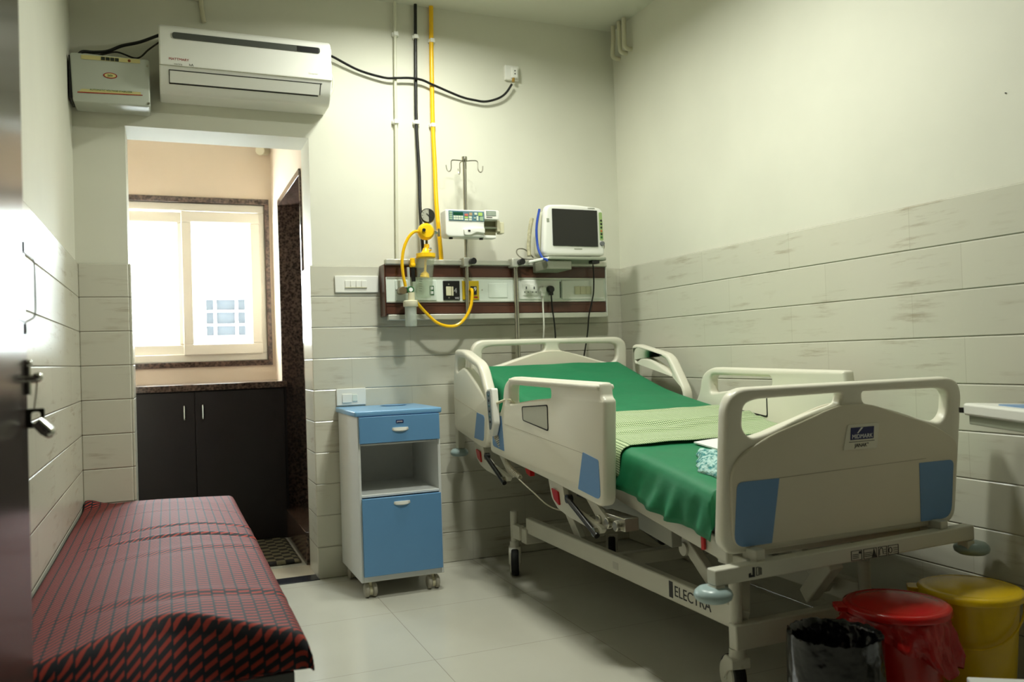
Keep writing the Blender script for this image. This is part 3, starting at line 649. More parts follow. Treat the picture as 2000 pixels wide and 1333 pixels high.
def drape(y0, y1, ny, off, drop0, drop1, amp, fold, uvs=1.0, wobble=0.0, right_drop=0.10):
    rows = []; UV = []
    for i in range(ny+1):
        f = i/ny
        base = y0+(y1-y0)*f
        row = []; uvr = []
        zt = lambda y: top(y)
        dl = drop0+(drop1-drop0)*f
        ev = -f*0.0
        pts = []
        # left hang
        nl = 9
        for k in range(nl, 0, -1):
            t = k/nl; pts.append(('l', t))
        nt_ = 44
        for k in range(nt_+1): pts.append(('t', k/nt_))
        for k in range(1, 6): pts.append(('r', k/5))
        for kind, t in pts:
            y = base
            if kind == 't':
                x = MX0+0.035+(MX1-MX0-0.07)*t; z = zt(y)+off
                e = min(t, 1-t)
                n = noise.noise(Vector((x*2.5, y*7, off*50)))*amp + noise.noise(Vector((x*6+y*9, y*4-x*5, 3)))*amp*0.6
                z += n*min(1, e*8+0.2)+amp*0.6
                u = x
            elif kind == 'l':
                dd = dl*(1+wobble*noise.noise(Vector((y*5, 3.1, 0)))); s_ = t*(dd+0.035)
                if s_ < 0.05: a = s_/0.05*PI/2; x = MX0+0.035-0.035*math.sin(a)-off; z = zt(y)+off-0.035*(1-math.cos(a))
                else: x = MX0-off; z = zt(y)+off-0.035-(s_-0.05)
                ff = max(0, t-0.25)*fold
                x += (noise.noise(Vector((y*16+z*6, z*3, 7)))-0.25)*ff*0.055 - ff*0.006
                u = MX0+0.035-s_
            else:
                s_ = t*right_drop
                if s_ < 0.05: a = s_/0.05*PI/2; x = MX1-0.035+0.035*math.sin(a); z = zt(y)+off-0.035*(1-math.cos(a))
                else: x = MX1-0.0+off*0.3; z = zt(y)+off-0.035-(s_-0.05)
                u = MX1+s_
            if wobble and kind != 'r': y += 0.012*noise.noise(Vector((x*4, i*0.02, 5)))*(1 if 0 < i < ny else 1.6)
            row.append((x, y, z)); uvr.append((u*uvs, base*1.0*uvs))
        rows.append(row); UV.append(uvr)
    return rows, UV
rows, UV = drape(-0.260, -2.13, 150, 0.002, 0.085, 0.125, 0.005, 1.0, wobble=0.12)
# head end tucks down, foot end tucks down
hd = [(x, y+0.004, z-0.10) for x, y, z in rows[0]]; ft = [(x, y-0.004, max(z-0.09, 0.535)) for x, y, z in rows[-1]]
b = MB(); b.grid([hd]+rows+[ft]); b.build('bed_sheet', GREEN, solid=0.002, ang=80, label='plain dark green sheet covering the hospital bed mattress', cat='bed sheet')
rows, UV = drape(-1.115, -1.635, 90, 0.010, 0.095, 0.085, 0.007, 0.25, wobble=0.35)
for i, r_ in enumerate(rows):
    for j, p in enumerate(r_):
        f = i/90
        bmp = 0
        for fc_, am, wd in ((0.10+0.03*math.sin(p[0]*5), 0.005, 0.03), (0.50-0.10*(p[0]-2.1)+0.04*math.sin(p[0]*9), 0.017, 0.045), (0.62-0.20*(p[0]-2.2), 0.010, 0.03), (0.95, 0.004, 0.03)):
            bmp += am*math.exp(-((f-fc_)/wd)**2)*min(1, max(0, (p[0]-1.80)*12))
        r_[j] = (p[0], p[1], p[2]+bmp)
b = MB(); b.grid(rows, UV); b.build('draw_sheet', CHECK, solid=0.002, ang=80, label='light green checked draw sheet laid across the middle of the bed', cat='draw sheet')
# folded teal cloth with white pad under it
b = MB(); rows = []
for i in range(31):
    r_ = []
    for j in range(25):
        u, v = i/30, j/24
        A4, B4, C4, D4 = Vector((1.985, -1.775, 0)), Vector((1.855, -1.965, 0)), Vector((1.89, -2.125, 0)), Vector((2.15, -1.93, 0))
        p = (A4*(1-v)+B4*v)*(1-u)+(D4*(1-v)+C4*v)*u
        e = min(u, 1-u, v, 1-v)
        z = top(p.y)+0.008+min(1, e*9)*0.022+noise.noise(Vector((u*14, v*12, 1)))*0.010*min(1, e*12)
        p.x += noise.noise(Vector((u*5, v*5, 9)))*0.012; p.y += noise.noise(Vector((u*5, v*5, 4)))*0.012
        r_.append((p.x, p.y, z))
    rows.append(r_)
b.grid(rows); b.build('terry_cloth', TEAL, solid=0.006, ang=80, label='crumpled teal and white cloth on the green sheet near the footboard', cat='cloth')
b = MB(); b.prism([(2.055, -1.66), (2.25, -1.62), (2.31, -2.0), (2.12, -2.0)], lambda a, c, d: (a, c, top(c)+d), 0.009, 0.014)
b.build('white_pad', PAPER, label='white pad lying flat beside the crumpled teal cloth on the bed', cat='pad')

# handset on the rail with coiled cable
b = MB(); b.prism(rnd([(-0.668, 0.905), (-0.735, 0.912), (-0.752, 0.76), (-0.715, 0.70), (-0.690, 0.70)], 0.012), lambda a, c, d: (d, a, c), 1.660, 1.690)
hs = thing('bed_remote', 'grey-faced bed remote control hooked between the two near side rails', 'remote control', (1.675, -0.71, 0.70))
b.build('body', WHITE_P, hs, bevel=0.004)
kp = MB().prism(rnd([(-0.674, 0.895), (-0.715, 0.900), (-0.732, 0.76), (-0.715, 0.73), (-0.700, 0.73)], 0.008), lambda a, c, d: (d, a, c), 1.6575, 1.661).build('keypad', mat('grey_keypad', (0.45, 0.50, 0.52), 0.5), hs)
for k in range(6):
    MB().cyl((1.655, -0.70-0.003*k, 0.88-0.023*k), (1.658, -0.70-0.003*k, 0.88-0.023*k), 0.006, n=12).build('button', BLACK if k % 2 else mat('teal_button', (0.25, 0.42, 0.45), 0.5), kp)
MB().tube([(1.680, -0.735, 0.845), (1.70, -0.80, 0.862), (1.70, -0.85, 0.862), (1.72, -0.86, 0.84)], 0.006, smooth=5).build('hook', BEIGEP, hs)
pts = []
P0 = [Vector(p) for p in ((1.685, -0.705, 0.70), (1.715, -0.73, 0.62), (1.705, -0.80, 0.575), (1.705, -0.92, 0.545))]
path = catmull(P0, 80)
for i, p in enumerate(path):
    a = i*0.9; d = (path[min(i+1, len(path)-1)]-path[max(i-1, 0)]).normalized(); n1 = d.cross(Vector((1, 0, 0))).normalized(); n2 = d.cross(n1)
    pts.append(p+(n1*math.cos(a)+n2*math.sin(a))*0.010)
pts += catmull([Vector(pts[-1]), Vector((1.705, -1.05, 0.50)), Vector((1.72, -1.2, 0.46)), Vector((1.80, -1.35, 0.45))], 8)
MB().tube(pts, 0.0028, 6).build('coiled_cord', mat('pale_grey_cord', (0.72, 0.70, 0.62), 0.5), hs)

# ---------------------------------------------------------------- bedside cabinet
bc = thing('bedside_cabinet', 'white bedside cabinet with blue drawer, blue door and open shelf on castors', 'bedside cabinet', (1.315, -0.24, 0))
X0, X1, Y0, Y1 = 1.128, 1.506, -0.46, -0.025
b = MB(); b.box((X0, Y0, 0.073), (X0+0.012, Y1, 0.802)); b.box((X1-0.012, Y0, 0.073), (X1, Y1, 0.802)); b.box((X0+0.012, Y1-0.008, 0.075), (X1-0.012, Y1, 0.80))
b.box((X0+0.012, Y0, 0.073), (X1-0.012, Y1-0.008, 0.098)); b.box((X0+0.012, Y0, 0.444), (X1-0.012, Y1-0.008, 0.456)); b.box((X0+0.012, Y0+0.01, 0.672), (X1-0.012, Y1-0.008, 0.680))
b.build('body', CABW, bc, bevel=0.002)
plate(rnd([(X0-0.012, Y0-0.012), (X1+0.010, Y0-0.012), (X1+0.010, Y1+0.008), (X0-0.012, Y1+0.008)], 0.012), [], 0.024, 0.006, lambda a, c, d: (a, c, 0.814+d)).build('top', CABT, bc)
MB().lathe([(0, 0), (0.055, 0), (0.065, 0.003), (0.0, 0.003)], (1.38, -0.12, 0.826)).build('cup_recess', CABB, bc)
def pull(cx, z, par):
    b = MB(); n = 15; rows = []
    for i in range(n):
        t = -1+2*i/(n-1); wd = 0.046; y = Y0-0.004; dd = math.sqrt(max(0, 1-t*t))
        x = cx+t*wd; z0 = z+0.007
        rows.append([(x, y, z0+0.001), (x, y-0.018*dd-0.001, z0), (x, y-0.020*dd-0.001, z0-0.006-0.008*dd), (x, y-0.004, z0-0.008-0.016*dd), (x, y, z0-0.008-0.016*dd)])
    b.grid(rows); b.build('handle', WHITE_P, par, ang=60, solid=0.002)
dr = MB().box((X0+0.006, Y0-0.016, 0.683), (X1-0.005, Y0, 0.800)).build('drawer', CABB, bc, bevel=0.002); pull(1.318, 0.740, dr)
MB().box((1.299, Y0-0.0175, 0.766), (1.333, Y0-0.015, 0.780)).build('logo_badge', NAVY, dr)
text('JANAK', 0.009, frame_m((1.316, Y0-0.0178, 0.773), (1, 0, 0), (0, 0, 1))).build('lettering', WHITEINK, dr)
dr = MB().box((X0+0.010, Y0-0.016, 0.100), (X1-0.008, Y0, 0.440)).build('door', CABB, bc, bevel=0.002); pull(1.316, 0.412, dr)
def small_caster(x, y):
    e = bpy.data.objects.new('caster', None); C.objects.link(e); e.parent = bc; e.location = Vector((x, y, 0))-ORG[bc.name]; ORG[e.name] = Vector((x, y, 0))
    b = MB()
    for s in (-1, 1): b.lathe([(0, -0.010), (0.024, -0.010), (0.031, -0.005), (0.031, 0.006), (0.024, 0.011), (0, 0.011)], n=24, m=Matrix.Translation((x+s*0.017, y, 0.0312)) @ Matrix.Rotation(PI/2, 4, 'Y'))
    b.build('wheel', mat('light_grey_wheel', (0.66, 0.64, 0.58), 0.5), e)
    b = MB(); b.cyl((x-0.024, y, 0.030), (x+0.024, y, 0.030), 0.0225, n=24); b.cyl((x, y, 0.040), (x, y, 0.074), 0.008); b.box((x-0.018, y-0.018, 0.070), (x+0.018, y+0.018, 0.0745))
    b.build('hood', BEIGEP, e, bevel=0.003)
for x, y in ((X0+0.045, Y0+0.035), (X1-0.045, Y0+0.035), (X0+0.045, Y1-0.05), (X1-0.045, Y1-0.05)): small_caster(x, y)

# ---------------------------------------------------------------- bed head panel on the wall
hp = thing('bed_head_panel', 'brown and white medical service panel with outlets mounted above the bed', 'medical panel', (1.97, -0.05, 1.24))
RX0, RX1, RY = 1.362, 2.588, -0.105
b = MB(); b.box((RX0, RY+0.012, 1.270), (RX1, -0.011, 1.515)); b.build('housing', BROWN, hp, bevel=0.002)
for z0, z1 in ((1.458, 1.516), (1.274, 1.328)):
    o = MB().box((RX0+0.002, RY, z0), (RX1-0.002, RY+0.012, z1)).build('brown_band', BROWN, hp, bevel=0.002)
    MB().box((RX0+0.002, RY-0.003, z1-0.013), (RX1-0.002, RY, z1-0.009)).build('band_lip', BROWN, o)
MB().box((RX0-0.006, RY-0.004, 1.262), (RX0, -0.011, 1.520)).build('end_cap', BROWN, hp, bevel=0.002)
MB().box((RX1, RY-0.004, 1.250), (RX1+0.006, -0.011, 1.535)).build('end_cap', WHITE_P, hp, bevel=0.002)
MB().box((RX0+0.002, RY-0.003, 1.330), (RX1-0.002, RY+0.012, 1.456)).build('fascia', FASCIA, hp, bevel=0.002)
b = MB(); b.box((RX0+0.006, RY-0.006, 1.450), (RX1-0.006, RY-0.003, 1.456)); b.build('fascia_lip', ALU, hp)
b = MB(); b.box((RX0+0.006, RY-0.006, 1.330), (RX1-0.006, RY-0.003, 1.336)); b.build('fascia_lip', ALU, hp)
MB().box((RX0, RY-0.022, 1.518), (RX1, RY+0.02, 1.543)).build('equipment_rail', ALU, hp, bevel=0.003)
MB().box((RX0+0.008, RY-0.012, 1.243), (RX1-0.004, RY+0.02, 1.270)).build('lower_rail', ALU, hp, bevel=0.003)
fy = RY-0.003
def outlet(x0, x1, z0, z1, m, name='gas_outlet', **k):
    return MB().box((x0, fy-0.008, z0), (x1, fy, z1)).build(name, m, hp, bevel=0.002, **k)
o = outlet(1.655, 1.743, 1.341, 1.438, BLACK, label='black square gas outlet with cream latch')
MB().box((1.668, fy-0.016, 1.362), (1.695, fy-0.008, 1.408)).build('latch', BEIGEP, o, bevel=0.002)
MB().box((1.698, fy-0.013, 1.362), (1.707, fy-0.008, 1.408)).build('latch', BEIGEP, o, bevel=0.001)
for z in (1.352, 1.420): MB().cyl((1.684, fy-0.010, z), (1.684, fy-0.008, z), 0.004, n=12).build('screw', STEEL, o)
text('4', 0.036, frame_m((1.719, fy-0.0085, 1.387), (1, 0, 0), (0, 0, 1))).build('lettering', mat('grey_print', (0.65, 0.65, 0.65), 0.5), o)
text('VAC', 0.012, frame_m((1.727, fy-0.0085, 1.350), (1, 0, 0), (0, 0, 1))).build('lettering', WHITEINK, o)
o = outlet(1.757, 1.847, 1.341, 1.438, mat('dirty_yellow_plastic', (0.80, 0.68, 0.05), 0.45, noise_amt=0.05), label='yellow square gas outlet')
MB().box((1.800, fy-0.013, 1.368), (1.832, fy-0.008, 1.410)).build('number_window', INK, o)
text('9', 0.030, frame_m((1.826-0.003, fy-0.0135, 1.394), (1, 0, 0), (0, 0, 1))).build('lettering', WHITEINK, o)
MB().box((1.818, fy-0.0095, 1.350), (1.838, fy-0.008, 1.358)).build('red_label', REDINK, o)
o = outlet(1.41, 1.62, 1.339, 1.440, mat('pale_green_white_plate', (0.86, 0.90, 0.86), 0.4), label='white oxygen outlet plate with green mark')
MB().box((1.583, fy-0.012, 1.366), (1.605, fy-0.008, 1.412)).build('number_window', GREENINK, o)
for z in (1.378, 1.400): MB().box((1.587, fy-0.013, z-0.007), (1.601, fy-0.0121, z+0.007)).build('white_square', WHITEINK, o)
for x in (1.411, 1.866):
    MB().cyl((x, fy-0.0085 if x < 1.5 else fy-0.002, 1.392), (x, fy-0.011 if x < 1.5 else fy, 1.392), 0.003, n=12).build('screw', STEEL, hp)
MB().box((1.90, fy-0.003, 1.352), (2.005, fy, 1.425)).build('blank_plate', FASCIA, hp, bevel=0.002)
o = MB().box((2.070, fy-0.006, 1.342), (2.305, fy, 1.444)).build('socket_plate', WHITE_P, hp, bevel=0.003)
for cx in (2.110, 2.155):
    sk = MB().box((cx-0.020, fy-0.009, 1.362), (cx+0.020, fy-0.006, 1.422)).build('socket', WHITE_P, o, bevel=0.001)
    for dx, z in ((0, 1.402), (-0.010, 1.380), (0.010, 1.380)): MB().box((cx+dx-0.003, fy-0.0096, z-(0.007 if dx == 0 else 0.0025)), (cx+dx+0.003, fy-0.0089, z+(0.007 if dx == 0 else 0.0025))).build('pin_hole', INK, sk) if False else MB().box((cx+dx-0.003, fy-0.0096, z-(0.007 if dx == 0 else 0.0025)), (cx+dx+0.003, fy-0.0089, z+(0.007 if dx == 0 else 0.0025))).build('pin_hole', INK, o)
MB().box((2.309, fy-0.004, 1.350), (2.312, fy, 1.436)).build('plate_gap', DARKGAP, hp)
o = MB().box((2.318, fy-0.006, 1.342), (2.572, fy, 1.444)).build('switch_plate', WHITE_P, hp, bevel=0.003)
for k in range(3): MB().box((2.392+k*0.034, fy-0.010, 1.368), (2.425+k*0.034, fy-0.006, 1.411)).build('rocker_switch', BEIGEP, o, bevel=0.0015)

def plug(name, x, z, m, cm, pts, label):
    e = thing(name, label, 'plug', (x, RY-0.03, z))
    MB().cyl((x, fy-0.006, z), (x, fy-0.030, z), 0.021, 0.017, n=20).box((x-0.010, fy-0.028, z-0.032), (x+0.010, fy-0.010, z)).build('plug_body', m, e, bevel=0.002)
    MB().tube(pts, 0.0042, 8, smooth=6).build('cable', cm, e)
WCAB = mat('white_cable', (0.85, 0.85, 0.80), 0.45)
plug('white_plug', 2.200, 1.390, WHITE_P, WCAB, [(2.200, fy-0.02, 1.36), (2.199, -0.125, 1.30), (2.198, -0.13, 1.2), (2.202, -0.10, 1.1), (2.20, -0.04, 0.9)], 'white mains plug with white cable, left of the black plug on the panel')
plug('black_plug', 2.247, 1.394, BLACK, BLACK, [(2.247, fy-0.02, 1.37), (2.250, -0.13, 1.30), (2.260, -0.13, 1.2), (2.275, -0.10, 1.1), (2.28, -0.04, 0.9)], 'black mains plug with black cable in the panel socket')

# poles on the rail
def clamp(x, par):
    MB().box((x-0.024, -0.165, 1.506), (x+0.012, -0.100, 1.552)).build('clamp', ALU, par, bevel=0.004)
    MB().cyl((x+0.016, -0.165, 1.530), (x+0.016, -0.205, 1.530), 0.015, 0.0165, n=16).build('clamp_knob', BLACK, par, bevel=0.002)
ivp = thing('iv_pole', 'slim steel drip pole with four hooks rising from the panel rail', 'IV pole', (1.775, -0.14, 1.27))
MB().cyl((1.772, -0.14, 1.272), (1.781, -0.14, 2.060), 0.0095, n=18).build('pole', STEEL, ivp)
clamp(1.775, ivp)
MB().cyl((1.781, -0.14, 2.045), (1.781, -0.14, 2.066), 0.014, n=16).build('hook_collar', STEEL, ivp)
for k, a in enumerate((0.15, 1.75, 3.3, 4.6)):
    dx, dy = math.cos(a), math.sin(a)*0.75
    q = lambda r, z: (1.781+dx*r, -0.14-dy*r, z)
    MB().tube([q(0.010, 2.045), q(0.045, 2.048), q(0.068, 2.043), q(0.070, 2.005), q(0.080, 1.990), q(0.092, 1.998), q(0.096, 2.022)], 0.0028, 6, smooth=5).build('hook', STEEL, ivp)
ep = thing('monitor_pole', 'short steel pole clamped to the rail left of the patient monitor', 'pole', (2.04, -0.14, 0.75))
MB().cyl((2.042, -0.14, 0.80), (2.042, -0.14, 1.545), 0.0125, n=18).build('pole', STEEL, ep)
clamp(2.040, ep)

# syringe pump
sp = thing('syringe_pump', 'white syringe pump with green display and coloured keypad, fixed on the drip pole', 'syringe pump', (1.79, -0.19, 1.64))
b = plate(rnd([(1.642, 1.655), (1.655, 1.645), (1.845, 1.645), (1.845, 1.780), (1.642, 1.780)], 0.008), [], 0.085, 0.006, lambda a, c, d: (a, -0.185+d, c)); b.build('body', WHITE_P, sp, ang=50)
b = MB(); b.box((1.8455, -0.205, 1.733), (1.935, -0.145, 1.784)); b.box((1.8455, -0.235, 1.735), (1.918, -0.205, 1.782)); b.build('right_housing', WHITE_P, sp, bevel=0.003); MB().box((1.8455, -0.205, 1.645), (1.915, -0.150, 1.660)).build('lower_ledge', WHITE_P, sp, bevel=0.003)
MB().box((1.8455, -0.190, 1.660), (1.918, -0.150, 1.733)).build('syringe_bay', mat('olive_bay', (0.50, 0.49, 0.36), 0.5), sp)
MB().cyl((1.846, -0.205, 1.698), (1.930, -0.205, 1.698), 0.006).build('plunger_rod', STEEL, sp)
MB().box((1.918, -0.215, 1.678), (1.934, -0.160, 1.735)).box((1.934, -0.210, 1.670), (1.958, -0.165, 1.728)).build('pusher_block', BEIGEP, sp, bevel=0.003)
fp = MB().box((1.658, -0.2300, 1.724), (1.843, -0.2275, 1.774)).build('control_face', mat('slate_blue_face', (0.36, 0.50, 0.55), 0.4), sp)
def key(x0, x1, z0, z1, m, n='key'): MB().box((x0, -0.2325, z0), (x1, -0.2300, z1)).build(n, m, fp)
key(1.681, 1.732, 1.752, 1.767, mat('dark_green_display', (0.03, 0.28, 0.18), 0.3), 'display')
KW = mat('pale_key', (0.85, 0.88, 0.80), 0.5); KR = mat('red_key', (0.80, 0.42, 0.36), 0.5); KG = mat('lime_key', (0.70, 0.82, 0.42), 0.5); KB = mat('sage_key', (0.62, 0.72, 0.60), 0.5); KO = mat('tan_key', (0.72, 0.62, 0.46), 0.5)
for i in range(4):
    for j in range(2): key(1.682+i*0.013, 1.693+i*0.013, 1.729+j*0.011, 1.738+j*0.011, KW)
for j in range(4): key(1.661, 1.676, 1.729+j*0.0105, 1.737+j*0.0105, KB)
key(1.740, 1.758, 1.749, 1.760, KR); key(1.764, 1.780, 1.752, 1.766, KO); key(1.740, 1.758, 1.738, 1.746, KG); key(1.740, 1.758, 1.727, 1.735, KW); key(1.763, 1.777, 1.738, 1.748, KW); key(1.763, 1.777, 1.727, 1.735, KW)
key(1.792, 1.806, 1.756, 1.767, KW); key(1.812, 1.834, 1.752, 1.768, KG); key(1.788, 1.798, 1.738, 1.743, KW); key(1.820, 1.838, 1.727, 1.748, KB); key(1.803, 1.812, 1.728, 1.750, KW)
gp = MB().box((1.853, -0.2365, 1.753), (1.905, -0.2348, 1.777)).build('info_label', mat('grey_green_label', (0.50, 0.56, 0.52), 0.5), sp)
for k in range(4): MB().box((1.856, -0.2372, 1.756+k*0.005), (1.902, -0.2366, 1.7575+k*0.005)).build('label_line', KW, gp)
MB().box((1.853, -0.2365, 1.744), (1.885, -0.2352, 1.747)).build('label_line', INK, sp)
b = plate(rnd([(1.735, 1.652), (1.765, 1.652), (1.800, 1.668), (1.842, 1.662), (1.842, 1.692), (1.790, 1.692), (1.730, 1.684)], 0.008), [], 0.016, 0.004, lambda a, c, d: (a, -0.234+d, c)); b.build('syringe_clamp', WHITE_P, sp, ang=50)
for x in (1.675, 1.835): MB().cyl((x, -0.20, 1.637), (x, -0.20, 1.646), 0.010, n=14).build('rubber_foot', RUBBER, sp)
MB().box((1.760, -0.146, 1.665), (1.798, -0.120, 1.705)).build('pole_clamp', ALU, sp, bevel=0.003)
MB().box((1.752, -0.2435, 1.669), (1.764, -0.2418, 1.679)).build('clamp_mark', INK, sp)

# suction unit
su = thing('suction_unit', 'yellow suction regulator with dial gauge and clear jar hung on the panel rail', 'suction unit', (1.55, -0.17, 1.34))
gx, gz, gy = 1.560, 1.751, -0.195
MB().cyl((gx+0.010, gy+0.030, gz), (gx, gy, gz), 0.036, n=32).build('gauge_case', mat('dark_gauge_case', (0.25, 0.25, 0.22), 0.35, 0.6), su, bevel=0.002)
gd = MB().cyl((gx, gy+0.0005, gz), (gx, gy-0.002, gz), 0.031, n=32).build('gauge_dial', mat('grey_dial', (0.66, 0.66, 0.60), 0.3), su)
MB().prism([(gx-0.007, gz+0.009), (gx-0.004, gz+0.011), (gx+0.022, gz-0.016), (gx+0.020, gz-0.018)], lambda a, c, d: (a, d, c), gy-0.0045, gy-0.003).build('needle', INK, gd)
for k in range(9):
    a = math.radians(-30+30*k); c_, s_ = math.cos(a), math.sin(a)
    MB().cyl((gx+c_*0.024, gy-0.0028, gz+s_*0.024), (gx+c_*0.029, gy-0.0028, gz+s_*0.029), 0.0008, n=6).build('tick', INK, gd)
MB().cyl((1.560, -0.175, 1.70), (1.560, -0.178, 1.725), 0.010).build('gauge_stem', mat('dark_brass', (0.35, 0.31, 0.2), 0.4, 0.7), su)
MB().lathe([(0, 0.026), (0.030, 0.025), (0.040, 0.014), (0.042, 0), (0.040, -0.014), (0.030, -0.022), (0, -0.024)], n=40, m=Matrix.Translation((1.552, -0.185, 1.672)) @ Matrix.Rotation(PI/2, 4, 'X')).build('regulator_body', YELLOW, su)
MB().cyl((1.537, -0.205, 1.674), (1.532, -0.222, 1.675), 0.0105, 0.009, n=18).build('regulator_knob', CHROME, su)
MB().cyl((1.532, -0.2221, 1.675), (1.5318, -0.223, 1.675), 0.0065, n=18).build('knob_insert', BLACK, su)
MB().cyl((1.592, -0.18, 1.672), (1.625, -0.18, 1.670), 0.0095, n=14).build('side_outlet', CHROME, su)
b = MB(); b.cyl((1.618, -0.185, 1.650), (1.618, -0.185, 1.688), 0.007, n=12); b.build('tap_lever', CHROME, su)
MB().cyl((1.556, -0.18, 1.610), (1.556, -0.18, 1.634), 0.006).build('neck', mat('dark_neck', (0.3, 0.28, 0.15), 0.4, 0.5), su)
MB().cyl((1.556, -0.18, 1.592), (1.556, -0.18, 1.612), 0.015, 0.013, n=8).build('hose_nut', YELLOW, su, bevel=0.002)
MB().lathe([(0, 0.045), (0.012, 0.042), (0.020, 0.022), (0.030, 0.016), (0.048, 0.014), (0.048, -0.004), (0.044, -0.008), (0, -0.008)], (1.548, -0.185, 1.550)).build('jar_lid', YELLOW, su, ang=40)
MB().cyl((1.563, -0.222, 1.585), (1.565, -0.205, 1.578), 0.006, n=10).build('lid_nipple', CHROME, su)
tm = Matrix.Translation((1.548, -0.185, 1.545)) @ Matrix.Rotation(math.radians(5), 4, 'Y')
jb = MB().lathe([(0.0435, 0.0), (0.0425, -0.06), (0.037, -0.192), (0.034, -0.198), (0, -0.198), (0, -0.195), (0.032, -0.195), (0.040, -0.06), (0.041, 0.0), (0.0435, 0.0)], n=40, m=tm).build('jar', CLEAR, su, ang=50)
jf = MB()
for k in range(10): jf.lathe([(0.0415-k*0.0006, -0.066-k*0.0115), (0.0422-k*0.0006, -0.0672-k*0.0115), (0.0415-k*0.0006, -0.0684-k*0.0115)], n=20, m=tm) if False else jf.box((-0.042+k*0.0005, -0.0405, -0.068-k*0.0115), (-0.022, -0.0395, -0.0668-k*0.0115), m=tm)
jf.build('graduations', INK, jb)
MB().lathe([(0, 0), (0.006, 0), (0.006, -0.068), (0.020, -0.080), (0.024, -0.098), (0, -0.098)], n=24, m=tm).build('float_valve', YELLOW, su)
b = MB(); b.cyl((1.490, -0.150, 1.500), (1.490, -0.150, 1.545), 0.013, n=16); b.box((1.478, -0.165, 1.505), (1.502, -0.13, 1.518)); b.build('side_filter', YELLOW, su, bevel=0.002)
MB().cyl((1.492, -0.150, 1.43), (1.490, -0.150, 1.50), 0.011, n=16).build('filter_body', BLACK, su)
MB().cyl((1.468, -0.155, 1.40), (1.465, -0.155, 1.50), 0.007, n=14).build('clear_tube', CLEARF, su)
MB().box((1.50, -0.160, 1.50), (1.55, -0.127, 1.548)).build('rail_hook', BEIGEP, su, bevel=0.003)
MB().tube([(1.512, -0.195, 1.672), (1.490, -0.190, 1.668), (1.466, -0.185, 1.645), (1.444, -0.18, 1.60), (1.432, -0.175, 1.54), (1.434, -0.17, 1.47), (1.448, -0.16, 1.405)], 0.0078, 10, smooth=8).build('hose', YHOSE, su)
# flowmeter with humidifier bottle
fm = thing('oxygen_flowmeter', 'oxygen flowmeter with small clear humidifier bottle below the panel left end', 'flowmeter', (1.465, -0.17, 1.21))
MB().cyl((1.432, fy-0.01, 1.385), (1.432, -0.175, 1.385), 0.019, n=18).build('connector', mat('dull_brass', (0.50, 0.44, 0.33), 0.4, 0.6), fm, bevel=0.002)
MB().cyl((1.470, -0.155, 1.388), (1.470, -0.175, 1.388), 0.017, n=24).build('green_dial', GREENINK, fm)
MB().cyl((1.470, -0.1755, 1.388), (1.470, -0.178, 1.388), 0.010, n=20).build('dial_ring', WHITEINK, fm)
MB().cyl((1.475, -0.165, 1.335), (1.475, -0.165, 1.375), 0.017, n=18).build('valve_block', BEIGEP, fm)
MB().box((1.445, -0.165, 1.372), (1.460, -0.12, 1.40)).build('link_arm', CHROME, fm)
MB().lathe([(0, 0.014), (0.030, 0.013), (0.036, 0.009), (0.036, -0.014), (0.034, -0.017), (0, -0.017)], (1.468, -0.170, 1.322)).build('bottle_cap', mat('cream_cap', (0.88, 0.86, 0.76), 0.4), fm, ang=40)
hb_ = MB().lathe([(0.029, 0), (0.029, -0.095), (0.026, -0.100), (0, -0.100), (0, -0.097), (0.024, -0.097), (0.027, -0.092), (0.027, 0), (0.029, 0)], (1.468, -0.170, 1.308)).build('bottle', CLEARF, fm, ang=50)
MB().cyl((1.468, -0.170, 1.235), (1.468, -0.170, 1.312), 0.005).build('dip_tube', mat('milky_tube', (0.85, 0.86, 0.80), 0.5), fm)
MB().tube([(1.500, -0.155, 1.335), (1.512, -0.152, 1.318), (1.554, -0.150, 1.272), (1.609, -0.150, 1.224), (1.673, -0.150, 1.206), (1.725, -0.150, 1.219), (1.766, -0.150, 1.263), (1.790, -0.150, 1.318), (1.797, -0.148, 1.385), (1.795, -0.120, 1.392)], 0.0078, 10, smooth=8).build('vacuum_hose', YHOSE, label='yellow rubber hose looping under the panel to the yellow outlet', cat='hose')

# patient monitor and its shelf
ms = thing('monitor_shelf', 'grey metal shelf bracket under the patient monitor', 'shelf', (2.30, -0.2, 1.48))
b = plate(rnd([(2.155, -0.318), (2.484, -0.318), (2.484, -0.125), (2.155, -0.125)], 0.015), [], 0.016, 0.004, lambda a, c, d: (a, c, 1.537+d)); b.build('tray', GREYPL, ms, ang=50)
b = MB(); b.prism([(2.05, -0.300), (2.155, -0.318), (2.155, -0.290), (2.06, -0.270)], lambda a, c, d: (a, c, d-0.02*((2.155-a)/0.1)), 1.532, 1.544); b.build('side_arm', WHITE_P, ms, bevel=0.003)
MB().box((2.145, -0.305, 1.480), (2.285, -0.130, 1.528)).build('mount_box', mat('olive_grey_box', (0.52, 0.53, 0.46), 0.5), ms, bevel=0.004)
MB().box((2.400, -0.310, 1.512), (2.445, -0.27, 1.529)).build('black_catch', BLACK, ms, bevel=0.003)
pm = thing('patient_monitor', 'white patient monitor with blank dark screen on the wall shelf', 'monitor', (2.31, -0.22, 1.546))
mo = rnd([(2.128, 1.548), (2.478, 1.552), (2.476, 1.800), (2.30, 1.815), (2.150, 1.808), (2.138, 1.70)], [0.035, 0.02, 0.035, 0.2, 0.03, 0.1])
b = plate(mo, [], 0.05, 0.014, lambda a, c, d: (a, -0.285+d, c), 3); b.build('front_bezel', WHITE_P, pm, ang=60)
bk_ = rnd([(2.145, 1.555), (2.45, 1.555), (2.45, 1.79), (2.165, 1.795)], 0.03)
